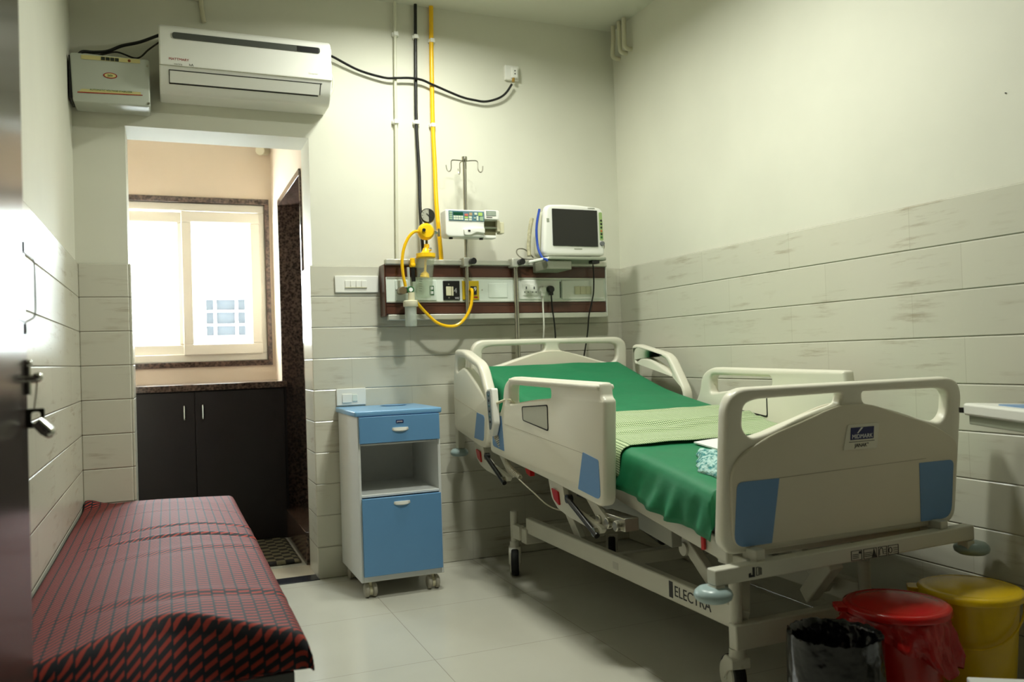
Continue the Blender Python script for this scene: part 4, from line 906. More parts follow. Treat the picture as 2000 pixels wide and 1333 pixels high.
plate(bk_, [], 0.13, 0.02, lambda a, c, d: (a, -0.20+d, c)).build('rear_case', mat('aged_white_case', (0.80, 0.80, 0.72), 0.4), pm, ang=60)
MB().prism(rnd([(2.180, 1.600), (2.437, 1.598), (2.437, 1.786), (2.180, 1.788)], 0.003), lambda a, c, d: (a, d, c), -0.3145, -0.308).build('screen', SCREEN, pm)
st_ = MB().prism(rnd([(2.450, 1.632), (2.470, 1.632), (2.466, 1.778), (2.448, 1.778)], 0.006), lambda a, c, d: (a, d, c), -0.3125, -0.308).build('key_strip', mat('sage_key_strip', (0.60, 0.70, 0.45), 0.5), pm)
for k, (z, m) in enumerate(((1.735, INK), (1.717, INK), (1.699, INK), (1.681, mat('orange_key', (0.72, 0.40, 0.22), 0.5)), (1.665, INK), (1.648, GREENINK))):
    MB().cyl((2.459, -0.3125, z), (2.459, -0.315, z), 0.0055, n=12).build('key', m, st_)
MB().cyl((2.461, -0.308, 1.615), (2.461, -0.322, 1.615), 0.0125, 0.011, n=24).build('dial_knob', mat('grey_dial_knob', (0.45, 0.46, 0.47), 0.3, 0.3), pm)
MB().box((2.150, -0.3115, 1.720), (2.163, -0.309, 1.738)).build('badge', GREYPL, pm)
MB().box((2.300, -0.3115, 1.583), (2.345, -0.309, 1.588)).build('badge', GREYPL, pm)
MB().box((2.385, -0.3115, 1.796), (2.425, -0.309, 1.799)).build('badge', GREYPL, pm)
MB().tube([(2.480, -0.24, 1.70), (2.498, -0.25, 1.70), (2.496, -0.25, 1.672)], 0.003, 6, smooth=4).build('cable_loop', mat('grey_lead', (0.45, 0.43, 0.36), 0.5), pm)
MB().tube([(2.478, -0.24, 1.655), (2.502, -0.25, 1.63), (2.504, -0.25, 1.60), (2.480, -0.24, 1.575)], 0.0035, 6, smooth=4).build('cable_loop', mat('grey_lead_b', (0.45, 0.43, 0.36), 0.5), pm)
BLUES = mat('blue_strap', (0.05, 0.25, 0.65), 0.5)
MB().tube([(2.142, -0.245, 1.795), (2.120, -0.25, 1.70), (2.118, -0.262, 1.60), (2.123, -0.30, 1.54), (2.135, -0.322, 1.527), (2.14, -0.325, 1.518)], 0.0065, 6, smooth=6).build('blue_strap', BLUES, label='blue tie strap wrapped down the left side of the monitor', cat='strap')
MB().tube([(2.150, -0.13, 1.560), (2.10, -0.14, 1.600), (2.055, -0.15, 1.600), (2.045, -0.16, 1.575), (2.070, -0.18, 1.548), (2.12, -0.2, 1.542)], 0.0032, 6, smooth=6).build('sensor_lead', mat('grey_sensor_lead', (0.42, 0.41, 0.34), 0.5), label='grey sensor lead looping behind the monitor above the rail', cat='cable')
b = MB(); b.tube([(2.140, -0.15, 1.76), (2.118, -0.17, 1.70), (2.105, -0.18, 1.62), (2.10, -0.19, 1.56)], 0.011, 8, smooth=6)
b.build('cable_bundle', mat('striped_lead_bundle', (0.66, 0.64, 0.52), 0.6, noise_amt=0.3, nscale=60), label='bundle of pale monitor leads hanging at the left of the monitor', cat='cable')
MB().tube([(2.492, -0.145, 1.54), (2.498, -0.14, 1.47), (2.499, -0.13, 1.38), (2.485, -0.13, 1.32), (2.466, -0.13, 1.25), (2.458, -0.12, 1.15), (2.452, -0.07, 1.0), (2.45, -0.04, 0.9)], 0.004, 8, smooth=8).build('power_cable', BLACK, label='black cable hanging from the monitor shelf behind the headboard', cat='cable')

# ---------------------------------------------------------------- air conditioner, stabiliser and wiring
ac = thing('air_conditioner', 'white split air conditioner mounted high above the opening', 'air conditioner', (0.74, -0.11, 2.25))
pf = rnd([(0.0, 2.555), (-0.185, 2.555), (-0.225, 2.530), (-0.237, 2.362), (-0.200, 2.300), (-0.155, 2.262), (0.0, 2.262)], [0.0, 0.01, 0.03, 0.006, 0.02, 0.03, 0.0])
pf = [(a-0.001, c) for a, c in pf]
b = MB(); b.prism(pf, lambda a, c, d: (d, a, c), 0.362, 1.106); b.build('casing', WHITE_P, ac, bevel=0.006, ang=50)
fy_ = lambda z: -0.2365+(z-2.45)*-0.03 if False else -0.226-(2.530-z)/0.168*0.010-0.0012
def face(x0, x1, z0, z1, name, m, t=0.002, par=ac):
    b = MB(); b.prism([(fy_(z0), z0), (fy_(z0)-t, z0), (fy_(z1)-t, z1), (fy_(z1), z1)], lambda a, c, d: (d, a, c), x0, x1); return b.build(name, m, par)
b = MB(); P = rnd([(0.417, 2.482), (1.054, 2.482), (1.054, 2.510), (0.417, 2.510)], 0.012)
b.prism(P, lambda a, c, d: (a, fy_(c)+d, c), -0.003, 0.001); b.build('grey_grille_strip', mat('charcoal_strip', (0.30, 0.31, 0.29), 0.35), ac)
face(0.950, 1.048, 2.484, 2.508, 'display_window', BLACK, 0.0045)
face(0.362, 1.106, 2.358, 2.3605, 'panel_edge', mat('soft_grey_edge', (0.55, 0.55, 0.45), 0.6), 0.0012)
def lower(z): return -0.2365+(2.358-z)*0.62 if z > 2.30 else -0.2005+(2.30-z)*1.1
b = MB()
for (x0, z0, x1, z1) in ((0.400, 2.341, 1.060, 2.3435), (0.400, 2.292, 1.045, 2.2955), (0.400, 2.292, 0.4025, 2.343), (1.052, 2.298, 1.0545, 2.343)):
    b.prism([(lower(z0)-0.0006, z0), (lower(z0)-0.004, z0), (lower(z1)-0.004, z1), (lower(z1)-0.0006, z1)], lambda a, c, d: (d, a, c), x0, x1)
b.build('louvre_outline', DARKGAP, ac)
b = MB(); b.prism([(lower(2.297), 2.297), (lower(2.297)-0.003, 2.297), (lower(2.340)-0.003, 2.340), (lower(2.340), 2.340)], lambda a, c, d: (d, a, c), 0.404, 1.050); b.build('louvre_flap', WHITE_P, ac)
tf = lambda x, z: frame_m((x, fy_(z)-0.0008, z), (1, 0, 0), (0, 0.06, 1))
text('MATTMARY', 0.0155, tf(0.442, 2.389)).build('lettering', REDINK, ac)
text('vectra', 0.0135, tf(0.438, 2.368)).build('lettering', mat('grey_lettering', (0.55, 0.55, 0.50), 0.5), ac)
text('h\u25b2' if False else 'hA', 0.016, tf(0.492, 2.369)).build('lettering', INK, ac)
text('Inverter', 0.014, tf(1.02, 2.384)).build('lettering', mat('pale_lettering', (0.78, 0.78, 0.72), 0.5), ac)
MB().box((1.106, -0.14, 2.515), (1.125, -0.08, 2.545)).build('side_knob', WHITE_P, ac, bevel=0.004)
MB().tube([(1.112, -0.03, 2.50), (1.140, -0.03, 2.46), (1.150, -0.03, 2.42), (1.140, -0.03, 2.37), (1.110, -0.03, 2.33)], 0.006, 8, smooth=6).build('drain_tube', mat('pale_drain_tube', (0.86, 0.86, 0.80), 0.5), ac)
sb = thing('voltage_stabiliser', 'grey metal voltage stabiliser box in the upper left corner beside the air conditioner', 'stabiliser', (0.17, -0.09, 2.19))
plate(rnd([(0.020, 2.190), (0.322, 2.190), (0.322, 2.400), (0.012, 2.400)], 0.012), [], 0.150, 0.006, lambda a, c, d: (a, -0.092+d, c)).build('casing', STABG, sb, ang=50)
MB().box((0.006, -0.16, 2.205), (0.016, -0.02, 2.39)).build('dark_side_strip', BLACK, sb, bevel=0.002)  # black strip at the dark gap along the left edge of the casing
yS = -0.168
tl = MB().prism([(0.055, 2.374), (0.285, 2.378), (0.285, 2.396), (0.055, 2.392)], lambda a, c, d: (a, d, c), yS-0.0012, yS).build('top_label', YELINK, sb)
for k in range(4): MB().box((0.132+k*0.018, yS-0.0025, 2.377), (0.147+k*0.018, yS-0.0012, 2.391)).build('lamp_window', mat('dark_lamp_window', (0.15, 0.18, 0.14), 0.4), tl)
MB().cyl((0.242, yS-0.0022, 2.385), (0.242, yS-0.0012, 2.385), 0.006, n=14).build('flame_mark', mat('dark_orange_mark', (0.50, 0.25, 0.08), 0.5), tl)
ov = MB().lathe([(0, 0), (1, 0), (1, 1), (0, 1)], n=36, m=Matrix.Translation((0.166, yS, 2.313)) @ Matrix.Rotation(PI/2, 4, 'X') @ Matrix.Diagonal((0.027, 0.0125, 0.0012, 1))).build('oval_logo', REDINK, sb)
MB().lathe([(0, 0), (1, 0), (1, 1), (0, 1)], n=36, m=Matrix.Translation((0.166, yS-0.0011, 2.313)) @ Matrix.Rotation(PI/2, 4, 'X') @ Matrix.Diagonal((0.0225, 0.0095, 0.0008, 1))).build('oval_field', YELINK, ov)
text('Jalit', 0.014, frame_m((0.166, yS-0.0021, 2.313), (1, 0, 0), (0, 0, 1))).build('lettering', GREENINK, ov)
bl = MB().prism([(0.040, 2.232), (0.285, 2.240), (0.285, 2.252), (0.055, 2.246)], lambda a, c, d: (a, d, c), yS-0.0010, yS).build('bottom_label', YELINK, sb)
MB().prism([(0.038, 2.2285), (0.292, 2.2375), (0.292, 2.2405), (0.038, 2.2325)], lambda a, c, d: (a, d, c), yS-0.0014, yS).build('red_line', REDINK, sb)
text('AUTOMATIC VOLTAGE STABILIZER', 0.0105, frame_m((0.168, yS-0.0011, 2.2465), (1, 0.0, 0.02), (0, 0, 1))).build('lettering', GREENINK, bl)
for x, z in ((0.316, 2.205), (0.314, 2.37)): MB().cyl((x, yS-0.003, z), (x, yS, z), 0.005, n=12).build('screw', STEEL, sb)
b = MB(); b.tube([(0.034, -0.10, 2.405), (0.055, -0.09, 2.432), (0.10, -0.08, 2.438), (0.155, -0.08, 2.449), (0.21, -0.075, 2.480), (0.285, -0.07, 2.508), (0.37, -0.06, 2.555)], 0.007, 8, smooth=6)
b.build('mains_cable', BLACK, label='thick black cable from the stabiliser up to the air conditioner left side', cat='cable')
b = MB(); b.tube([(0.065, -0.09, 2.42), (0.12, -0.08, 2.428), (0.19, -0.07, 2.452), (0.27, -0.05, 2.44), (0.32, -0.05, 2.485), (0.372, -0.05, 2.53)], 0.004, 8, smooth=6)
b.build('earth_wire', mat('brown_black_wire', (0.14, 0.11, 0.07), 0.5), label='thin sagging dark wire under the thick cable beside the air conditioner', cat='cable')
MB().tube([(1.100, -0.05, 2.552), (1.146, -0.035, 2.548), (1.277, -0.025, 2.497), (1.405, -0.030, 2.470), (1.470, -0.036, 2.472), (1.539, -0.038, 2.478), (1.600, -0.038, 2.474), (1.660, -0.036, 2.455), (1.811, -0.028, 2.410), (1.890, -0.028, 2.398), (1.950, -0.028, 2.396), (2.020, -0.03, 2.418), (2.065, -0.032, 2.450), (2.100, -0.036, 2.500)], 0.0062, 10, smooth=8).build('power_lead', BLACK, label='black power cord curving from the air conditioner to the wall socket box', cat='cable')
sx = thing('socket_box', 'small white surface socket high on the back wall where the power cord ends', 'socket', (2.11, -0.02, 2.52))
MB().box((2.070, -0.022, 2.528), (2.150, 0.0, 2.606)).build('box', WHITE_P, sx, bevel=0.003)
MB().box((2.100, -0.042, 2.534), (2.136, -0.022, 2.592)).build('plug_top', WHITE_P, sx, bevel=0.004)
for z in (2.556, 2.572): MB().cyl((2.118, -0.0435, z), (2.118, -0.042, z), 0.0035, n=10).build('pin_cover', INK, sx)
MB().cyl((2.108, -0.036, 2.515), (2.112, -0.034, 2.536), 0.0085, 0.007, n=12).build('brass_gland', mat('brass', (0.75, 0.6, 0.3), 0.35, 0.6), sx)

# gas pipes running down the back wall
def pipe(label, x0, pts, r, m, clips, name='gas_pipe'):
    e = thing(name, label, 'pipe', (pts[-1][0], pts[-1][1], pts[-1][2]), None)
    MB().tube(pts, r, 12, smooth=6).build('pipe', m, e)
    for (x, z) in clips:
        MB().box((x-0.017, -0.022, z-0.008), (x+0.017, 0.0, z+0.008)).box((x-0.011, -0.034, z-0.010), (x+0.011, -0.002, z+0.010)).build('clip', WHITE_P, e, bevel=0.002)
pipe('thin white conduit running down the wall, leftmost of the three pipes', 0, [(1.476, -0.018, H), (1.466, -0.018, 2.45), (1.462, -0.018, 2.2), (1.452, -0.018, 1.8), (1.447, -0.018, 1.525)], 0.0075, mat('off_white_conduit', (0.84, 0.84, 0.76), 0.45), [(1.474, 2.702), (1.462, 2.253)], 'wall_conduit')
pipe('black plastic pipe between the white conduit and the yellow pipe', 0, [(1.584, -0.018, H), (1.577, -0.018, 2.6), (1.570, -0.019, 2.26), (1.572, -0.035, 2.0), (1.563, -0.062, 1.81), (1.564, -0.085, 1.60), (1.566, -0.09, 1.53)], 0.0085, BLACK, [(1.580, 2.700), (1.570, 2.258)])
pipe('bright yellow plastic pipe, rightmost of the three on the back wall', 0, [(1.668, -0.018, H), (1.662, -0.018, 2.6), (1.657, -0.02, 2.26), (1.656, -0.035, 2.05), (1.650, -0.062, 1.83), (1.657, -0.085, 1.60), (1.657, -0.09, 1.54)], 0.0115, YHOSE, [(1.666, 2.690), (1.657, 2.250)])
OWP = mat('cream_pvc_pipe', (0.84, 0.82, 0.72), 0.4)
b = MB(); b.tube([(0.40, -0.012, 2.765), (0.53, -0.012, 2.760), (0.548, -0.012, 2.755), (0.550, -0.012, 2.73), (0.556, -0.012, 2.68), (0.560, -0.012, 2.652)], 0.010, 10, smooth=6)
b.build('conduit_elbow', OWP, label='short white conduit elbow on the wall above the air conditioner', cat='conduit')
for k, (y, z, zt, y2, lb) in enumerate(((-0.075, 2.690, 2.865, -0.088, 'longest of the three, nearest the corner'), (-0.155, 2.695, 2.865, -0.156, 'middle one of the three'), (-0.205, 2.700, 2.865, -0.208, 'farthest of the three from the corner'))):
    b = MB(); b.tube([(2.70, y2, zt), (2.70, y2, 2.80), (2.70, y, z+0.03), (2.705, y, z+0.008), (2.722, y, z), (2.744, y, z)], 0.012, 12, smooth=6)
    b.build('drain_pipe', OWP, label='cream drain pipe bent at the ceiling corner, '+lb, cat='pipe', group='three bent pipes in the ceiling corner')
MB().cyl((1.00, 1.585, 2.46), (0.955, 1.50, 2.44), 0.03, n=20).build('vent_pipe', OWP, label='white pipe stub high in the far corner of the window alcove', cat='pipe')

# switch plates
sw = thing('switch_board', 'long white switch plate on the wall left of the bed head panel', 'switch plate', (1.24, -0.02, 1.386))
MB().box((1.131, -0.022, 1.386), (1.348, -0.011, 1.470)).build('plate', WHITE_P, sw, bevel=0.003)
for k in range(4): MB().box((1.180+k*0.027, -0.027, 1.412), (1.2055+k*0.027, -0.022, 1.446)).build('rocker', WHITE_P, sw, bevel=0.0015)
MB().box((1.180, -0.0285, 1.410), (1.288, -0.022, 1.413)).build('rocker_lip', BEIGEP, sw)  # thin beige strip below the row of rockers
sw = thing('switch_board', 'square white switch and socket plate just above the bedside cabinet', 'switch plate', (1.196, -0.02, 0.80))
MB().box((1.123, -0.022, 0.832), (1.268, -0.011, 0.915)).build('plate', WHITE_P, sw, bevel=0.003)
MB().box((1.150, -0.027, 0.845), (1.197, -0.022, 0.888)).build('rocker', WHITE_P, sw, bevel=0.002)
MB().box((1.200, -0.026, 0.850), (1.225, -0.022, 0.885)).build('socket', FASCIA, sw, bevel=0.002)
MB().cyl((2.744, -2.366, 1.802), (2.740, -2.366, 1.802), 0.002, n=8).build('wall_nail', INK, label='tiny nail alone on the right wall near the top right', cat='nail')

# ---------------------------------------------------------------- window alcove furniture
fc = thing('floor_cabinet', 'dark brown two-door cupboard below the alcove window', 'cupboard', (0.52, 1.3, 0))
MB().box((0.005, 1.07, 0.0), (1.025, 1.585, 0.905)).build('body', WENGE, fc)
for x0, x1, hx in ((0.010, 0.505, 0.449), (0.508, 1.010, 0.549)):
    d = MB().box((x0, 1.052, 0.012), (x1, 1.07, 0.900)).build('door', WENGE, fc, bevel=0.002)
    MB().tube([(hx, 1.052, 0.822), (hx, 1.034, 0.820), (hx, 1.030, 0.808), (hx, 1.030, 0.755), (hx, 1.034, 0.742), (hx, 1.052, 0.740)], 0.006, 8, smooth=4).build('handle', CHROME, d)
MB().box((0.003, 1.035, 0.905), (1.028, 1.598, 0.942)).build('worktop', GRAN, bevel=0.003, label='dark granite worktop on the alcove cupboard', cat='worktop')
b = MB(); rows = []; UVm = []
for i in range(37):
    rows.append([(0.43+0.56*j/30, 0.37+0.64*i/36, 0.004+0.012*(1 if 0 < i < 36 and 0 < j < 30 else 0)+0.002*noise.noise(Vector((i*1.7, j*1.3, 0)))) for j in range(31)])
b.grid(rows); b.build('doormat', MATM, solid=0.003, label='woven dark and cream doormat on the alcove floor', cat='doormat')

# ---------------------------------------------------------------- couch with bedspread (left)
co = thing('attendant_couch', 'low steel couch frame along the left wall under the red bedspread', 'couch', (0.33, -1.1, 0))
FRM = mat('dark_grey_frame', (0.32, 0.33, 0.33), 0.4, noise_amt=0.05)
b = MB()
b.box((0.03, -2.190, 0.318), (0.61, -2.160, 0.360)); b.box((0.03, -0.06, 0.325), (0.61, -0.03, 0.365)); b.box((0.03, -2.165, 0.325), (0.06, -0.06, 0.365)); b.box((0.58, -2.165, 0.325), (0.61, -0.06, 0.365))
b.build('frame', FRM, co, bevel=0.002)
for x in (0.035, 0.580):
    for y in (-2.195, -0.06): MB().box((x, y, 0), (x+0.028, y+0.028, 0.325)).build('leg', FRM, co, bevel=0.002)
MB().box((0.03, -1.95, 0.3655), (0.60, -0.04, 0.39)).build('foam_pad', mat('grey_foam', (0.4, 0.4, 0.38), 0.9), co)
CX_0, CX_1, CY_0, CY_1 = 0.018, 0.640, -2.225, -0.015
def cz(x, y):
    z = 0.448
    z += 0.012*noise.noise(Vector((x*2.2, y*1.6, 0)))
    z += 0.042*math.sin(PI*min(1, max(0, (x-CX_0)/(CX_1-CX_0))))**0.8*min(1, max(0, (-y)/0.35))
    # creases across
    for yc, a, s_ in ((-0.93+0.05*(x-0.3), 0.0035, 0.012), (-1.09+0.10*(x-0.45)**2-0.04*(x-0.3), 0.0045, 0.012), (-0.55, 0.0015, 0.02), (-1.30+0.15*(x-0.4), 0.002, 0.03), (-1.86-0.10*(0.5-x), 0.003, 0.03)):
        k = min(1, max(0, (x-0.05)*4)); d = (y-yc)/s_; z += a*k*math.exp(-d*d) - a*1.0*k*math.exp(-(d+1.6)**2)
    # far left corner ear
    z += 0.030*math.exp(-((x-0.03)**2+(y+0.03)**2)/0.0030)
    return z
b = MB(); rows = []; UV = []
NX, NY = 70, 190
ys = [CY_0+(CY_1-CY_0)*i/NY for i in range(NY+1)]
xs_ = [CX_0+(CX_1-CX_0)*j/NX for j in range(NX+1)]
R_ = 0.030
def pt(u, v):   # u across distance from left hem, v along from near hem (metres), hang depth hd on near/right sides
    hx = 0.085; hy = 0.140
    LX = CX_1-CX_0; LY = CY_1-CY_0
    x = CX_0+min(u, LX); yF = 0.15*math.exp(-((x-0.36)/0.15)**2); y = CY_0+yF+max(0, min(v-hy, LY))*(LY-yF)/LY
    dx = max(0, u-LX); dy = max(0, hy-v); dyf = max(0, v-hy-LY)
    z = cz(x, y)
    ex = max(0, R_-(LX-u)) if u < LX else R_
    ey = max(0, R_-(v-hy)) if v > hy else R_
    z -= (R_-math.sqrt(max(0, R_*R_-ex*ex)))+(R_-math.sqrt(max(0, R_*R_-ey*ey)))*0.9 if (ex < R_ or ey < R_) else R_*1.2
    z -= max(dx, dy, dyf)
    if dx > 0: x += 0.004+0.010*noise.noise(Vector((y*9, z*6, 1)))*min(1, dx*20)
    if dy > 0: y -= 0.006*min(1, dy*20)+0.014*noise.noise(Vector((x*9, z*5, 2)))*min(1, dy*14) - 0.03*dy
    if dy > 0: y -= yF*0.62*min(1, dy/0.11)
    if dx > 0 and dy > 0: x += 0.012*min(dx, dy)*10*0.3; y -= 0.01
    return Vector((x, y, max(z, 0.345+0.028*min(1, max(0, (x-0.35)/0.2)))))
us = [i*0.009 for i in range(int((CX_1-CX_0+0.085)/0.009)+1)]
vs_ = [i*0.0125 for i in range(int((CY_1-CY_0+0.140)/0.0125)+2)]
for v in vs_:
    r_ = []; uvr = []
    for u in us:
        r_.append(pt(u, v)); uvr.append((u, v))
    rows.append(r_); UV.append(uvr)
b.grid(rows, UV); b.build('bedspread', SPREAD, solid=0.003, ang=80, label='dark bedspread with red slanted dash weave on the low couch', cat='bedspread')

# ---------------------------------------------------------------- door leaf at the far left foreground
dl = thing('door_1', 'glossy dark laminate door standing open along the left wall', 'door', (0.10, -2.8, 0)); dl['kind'] = S
MB().box((0.085, -3.26, 0.008), (0.120, -2.335, 2.10)).build('door_leaf', DOORM, dl, bevel=0.0015)
MB().tube([(0.118, -2.345, 1.274), (0.130, -2.345, 1.266), (0.137, -2.345, 1.255), (0.138, -2.345, 1.20), (0.137, -2.345, 1.158), (0.130, -2.345, 1.148), (0.118, -2.345, 1.142)], 0.0018, 8, smooth=4).build('pull_handle', STEEL, dl)
for z in (1.284, 1.130): MB().box((0.1185, -2.349, z-0.010), (0.1225, -2.341, z+0.010)).build('handle_plate', INK, dl)
b = MB(); b.cyl((0.124, -2.352, 1.008), (0.124, -2.352, 1.066), 0.0055, n=12); b.cyl((0.120, -2.352, 1.037), (0.137, -2.352, 1.037), 0.008, n=14); b.ball((0.124, -2.352, 1.066), 0.008); b.ball((0.139, -2.352, 1.040), 0.0095); b.build('aldrop_bolt', CHROME, dl)
MB().tube([(0.139, -2.352, 1.034), (0.136, -2.352, 1.005), (0.132, -2.352, 0.975)], 0.0016, 6, smooth=4).build('wire_loop', STEEL, dl)
hsp = plate(rnd([(0.118, 0.946), (0.150, 0.946), (0.150, 0.982), (0.118, 0.982)], 0.003), [rnd([(0.128, 0.955), (0.143, 0.955), (0.143, 0.976), (0.128, 0.976)], 0.006)], 0.004, 0.001, lambda a, c, d: (a, -2.352+d, c)); hsp.build('hasp_plate', mat('dark_steel', (0.25, 0.24, 0.2), 0.35, 0.8), dl)
b = MB(); b.cyl((0.138, -2.362, 0.958), (0.154, -2.362, 0.940), 0.011, 0.0125, n=18); b.ball((0.156, -2.362, 0.938), 0.0115); b.build('lock_knob', CHROME, dl)
MB().box((0.055, -3.34, 0), (0.135, -3.27, 2.14)).build('door_post', WENGE, dl, bevel=0.003)

# ---------------------------------------------------------------- waste bins
def bin_shell(r0, r1, h):
    return [(0, 0), (r0*0.96, 0), (r0, 0.006), (r1, h), (r1+0.004, h), (r1+0.004, h-0.006), (r1-0.003, h-0.004), (r0-0.003, 0.010), (0, 0.010)]
def lid(c, r, m, par, ang, z):
    l = MB().lathe([(0, 0.020), (r*0.30, 0.020), (r*0.60, 0.018), (r*0.80, 0.012), (r*0.86, 0.010), (r*0.90, 0.012), (r*0.98, 0.008), (r, 0.002), (r, -0.010), (r*0.975, -0.012), (r*0.965, 0.0), (0, 0.008)], (c[0], c[1], z), n=56).build('lid', m, par, ang=50)
    mm = Matrix.Translation((c[0], c[1], z)) @ Matrix.Rotation(ang, 4, 'Z')
    MB().prism(rnd([(r*0.93, -0.032), (r*1.18, -0.026), (r*1.18, 0.026), (r*0.93, 0.032)], 0.008), lambda a, q, d: (a, q, d), -0.010, 0.004).xf(mm).build('lid_tab', m, par, bevel=0.002)
    return l
ya = thing('pedal_bin', 'yellow lidded bin with wire bail handle beside the right wall', 'waste bin', (2.520, -2.352, 0))
MB().lathe(bin_shell(0.105, 0.128, 0.318), (2.520, -2.352, 0), 48).build('bin_body', YELBIN, ya, ang=50)
lid((2.520, -2.352), 0.142, YELBIN, ya, math.radians(135), 0.320)
u_ = Vector((0.62, -0.78, 0)).normalized(); n_ = Vector((-0.78, -0.62, 0)).normalized()
hp_ = []
for i in range(17):
    t = PI*i/16; p = Vector((2.520, -2.352, 0.303))+u_*math.cos(t)*-0.137+n_*(0.05+0.09*math.sin(t))*math.sin(t)**0.5*0.95+Vector((0, 0, -0.115*math.sin(t)))
    hp_.append(p)
MB().tube(hp_, 0.0032, 8).build('bail_handle', YELBIN, ya)
ra = thing('pedal_bin', 'red lidded bin with a torn red liner hanging out, between the black and yellow bins', 'waste bin', (2.232, -2.352, 0))
MB().lathe(bin_shell(0.105, 0.126, 0.310), (2.232, -2.352, 0), 48).build('bin_body', REDBIN, ra, ang=50)
lid((2.232, -2.352), 0.142, REDBIN, ra, math.radians(150), 0.316)
def liner(name, c, r, z0, z1, m, par, hem, amp, seed, inner=True):
    rows = []; N = 90
    zs = [0, 0.06, 0.15, 0.3, 0.45, 0.6, 0.75, 0.9, 1.0]
    for t in zs:
        row = []
        for i in range(N+1):
            a = 2*PI*i/N
            hz = hem(a); z = z1-(z1-hz)*t
            rr = r+0.004+amp*t*(0.6+noise.noise(Vector((math.cos(a)*3, math.sin(a)*3, seed+t*1.2))))+amp*0.35*noise.noise(Vector((math.cos(a)*9, math.sin(a)*9, seed+t*4)))
            row.append((c[0]+rr*math.cos(a), c[1]+rr*math.sin(a), z+0.004*noise.noise(Vector((a*4, t*3, seed)))))
        rows.append(row)
    if inner:
        pre = []
        for t in (1.0, 0.7, 0.45, 0.25, 0.1, 0.03):
            row = []
            for i in range(N+1):
                a = 2*PI*i/N
                rr = r-0.006-0.03*t+0.022*(0.2+t)*noise.noise(Vector((math.cos(a)*4, math.sin(a)*4, seed+8+t*3)))
                if t == 1.0: rr = 0.012
                row.append((c[0]+rr*math.cos(a), c[1]+rr*math.sin(a), z1+0.004-0.13*t+0.012*noise.noise(Vector((math.cos(a)*6, math.sin(a)*6, t*5+seed)))))
            pre.append(row)
        rows = pre+[[(p[0], p[1], p[2]+0.006+0.008*noise.noise(Vector((p[0]*60, p[1]*60, 3)))) for p in rows[0]]]+rows[1:]
    b = MB(); b.grid(rows); return b.build(name, m, par, ang=80)
a0 = math.radians(-62)
liner('liner', (2.232, -2.352), 0.128, 0, 0.303, BAGRED, ra, lambda a: 0.303-0.035-0.105*max(0, math.cos((a-a0)*0.9 if abs(a-a0) < PI else (a-2*PI-a0)*0.9))**1.5*(1+0.15*math.sin(a*7)), 0.034, 3, False)
ba = thing('waste_bin', 'open bin lined with a shiny black bag, left of the red bin', 'waste bin', (1.934, -2.430, 0))
MB().lathe(bin_shell(0.098, 0.112, 0.302), (1.934, -2.430, 0), 48).build('bin_body', BLACK, ba, ang=50)
liner('liner', (1.934, -2.430), 0.113, 0, 0.306, BAGBLK, ba, lambda a: 0.05+0.01*math.sin(a*5), 0.008, 11)
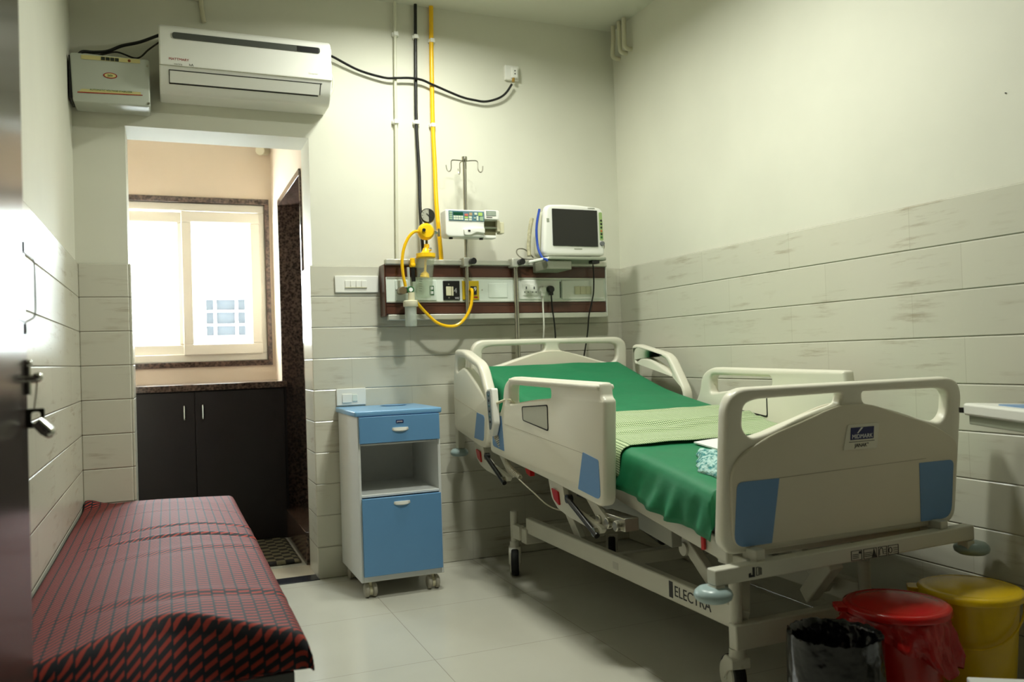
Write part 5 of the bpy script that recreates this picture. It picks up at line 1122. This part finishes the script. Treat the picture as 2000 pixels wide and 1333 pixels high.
# step stool and over-bed table
ss = thing('step_stool', 'white step stool at the lower right in front of the yellow bin', 'step stool', (2.40, -2.75, 0))
smx = Matrix.Translation((2.216, -2.581, 0)) @ Matrix.Rotation(math.atan2(-0.56, 0.83), 4, 'Z')
MB().box((0, -0.32, 0.178), (0.42, 0, 0.200)).xf(smx).build('step', PAPER, ss, bevel=0.004)
for x in (0.015, 0.383):
    for y in (-0.305, -0.037): MB().box((x, y, 0), (x+0.022, y+0.022, 0.178)).xf(smx).build('leg', STEELP, ss, bevel=0.002)
ot = thing('overbed_table', 'white-edged overbed table with blue top entering from the right edge', 'table', (2.35, -2.95, 0))
d_ = Vector((-0.405, -0.914, 0)); n2_ = Vector((0.914, -0.405, 0)); A_ = Vector((2.335, -2.505, 0))
def tp(a, c, d): p = A_+d_*a+n2_*c; return (p.x, p.y, d)
oc = rnd([(0, 0), (0.0, 0.03), (0.16, 0.19), (0.30, 0.30), (0.80, 0.30), (0.80, 0)], [0.01, 0.02, 0.1, 0.1, 0.03, 0.03])
MB().prism(oc, tp, 0.852, 0.884).build('table_top', WHITE_P, ot, bevel=0.006)
MB().prism(rnd([(0.10, 0.03), (0.20, 0.17), (0.32, 0.27), (0.77, 0.27), (0.77, 0.03)], 0.03), tp, 0.884, 0.8865).build('blue_inlay', BLUE, ot)
MB().prism([(0.012, 0.010), (0.05, 0.04), (0.70, 0.04), (0.70, 0.010)], tp, 0.828, 0.852).build('under_rail', GREYPL, ot, bevel=0.002)
c_ = A_+d_*0.70+n2_*0.2
MB().box((c_.x-0.03, c_.y-0.03, 0.09), (c_.x+0.03, c_.y+0.03, 0.852)).build('column', STEELP, ot, bevel=0.004)
MB().box((c_.x-0.03, c_.y-0.25, 0.04), (c_.x+0.03, c_.y+0.12, 0.09)).build('base', STEELP, ot, bevel=0.004)
for y in (c_.y-0.22, c_.y+0.09): MB().cyl((c_.x-0.012, y, 0.022), (c_.x+0.012, y, 0.022), 0.022, n=18).build('wheel', RUBBER, ot)
MB().box((A_.x-0.002, A_.y-0.004, 0.858), (A_.x+0.006, A_.y+0.010, 0.872)).build('end_cap', BLACK, ot)
# ceiling lamp
em = mat('lit_diffuser', (1, 1, 0.92), 0.5, Emission_Strength=3.0); em.node_tree.nodes['Principled BSDF'].inputs['Emission Color'].default_value = (1, 0.985, 0.84, 1)
for (lx, ly, lp), lb in zip(LAMPS, ('square white ceiling light nearer the back wall', 'square white ceiling light over the foot of the bed')):
    cl = thing('ceiling_light', lb, 'ceiling light', (lx, ly, 2.81))
    MB().box((lx-0.105, ly-0.105, 2.812), (lx+0.105, ly+0.105, H)).build('frame', WHITE_P, cl, bevel=0.003)
    MB().box((lx-0.095, ly-0.095, 2.808), (lx+0.095, ly+0.095, 2.812)).build('diffuser', em, cl)
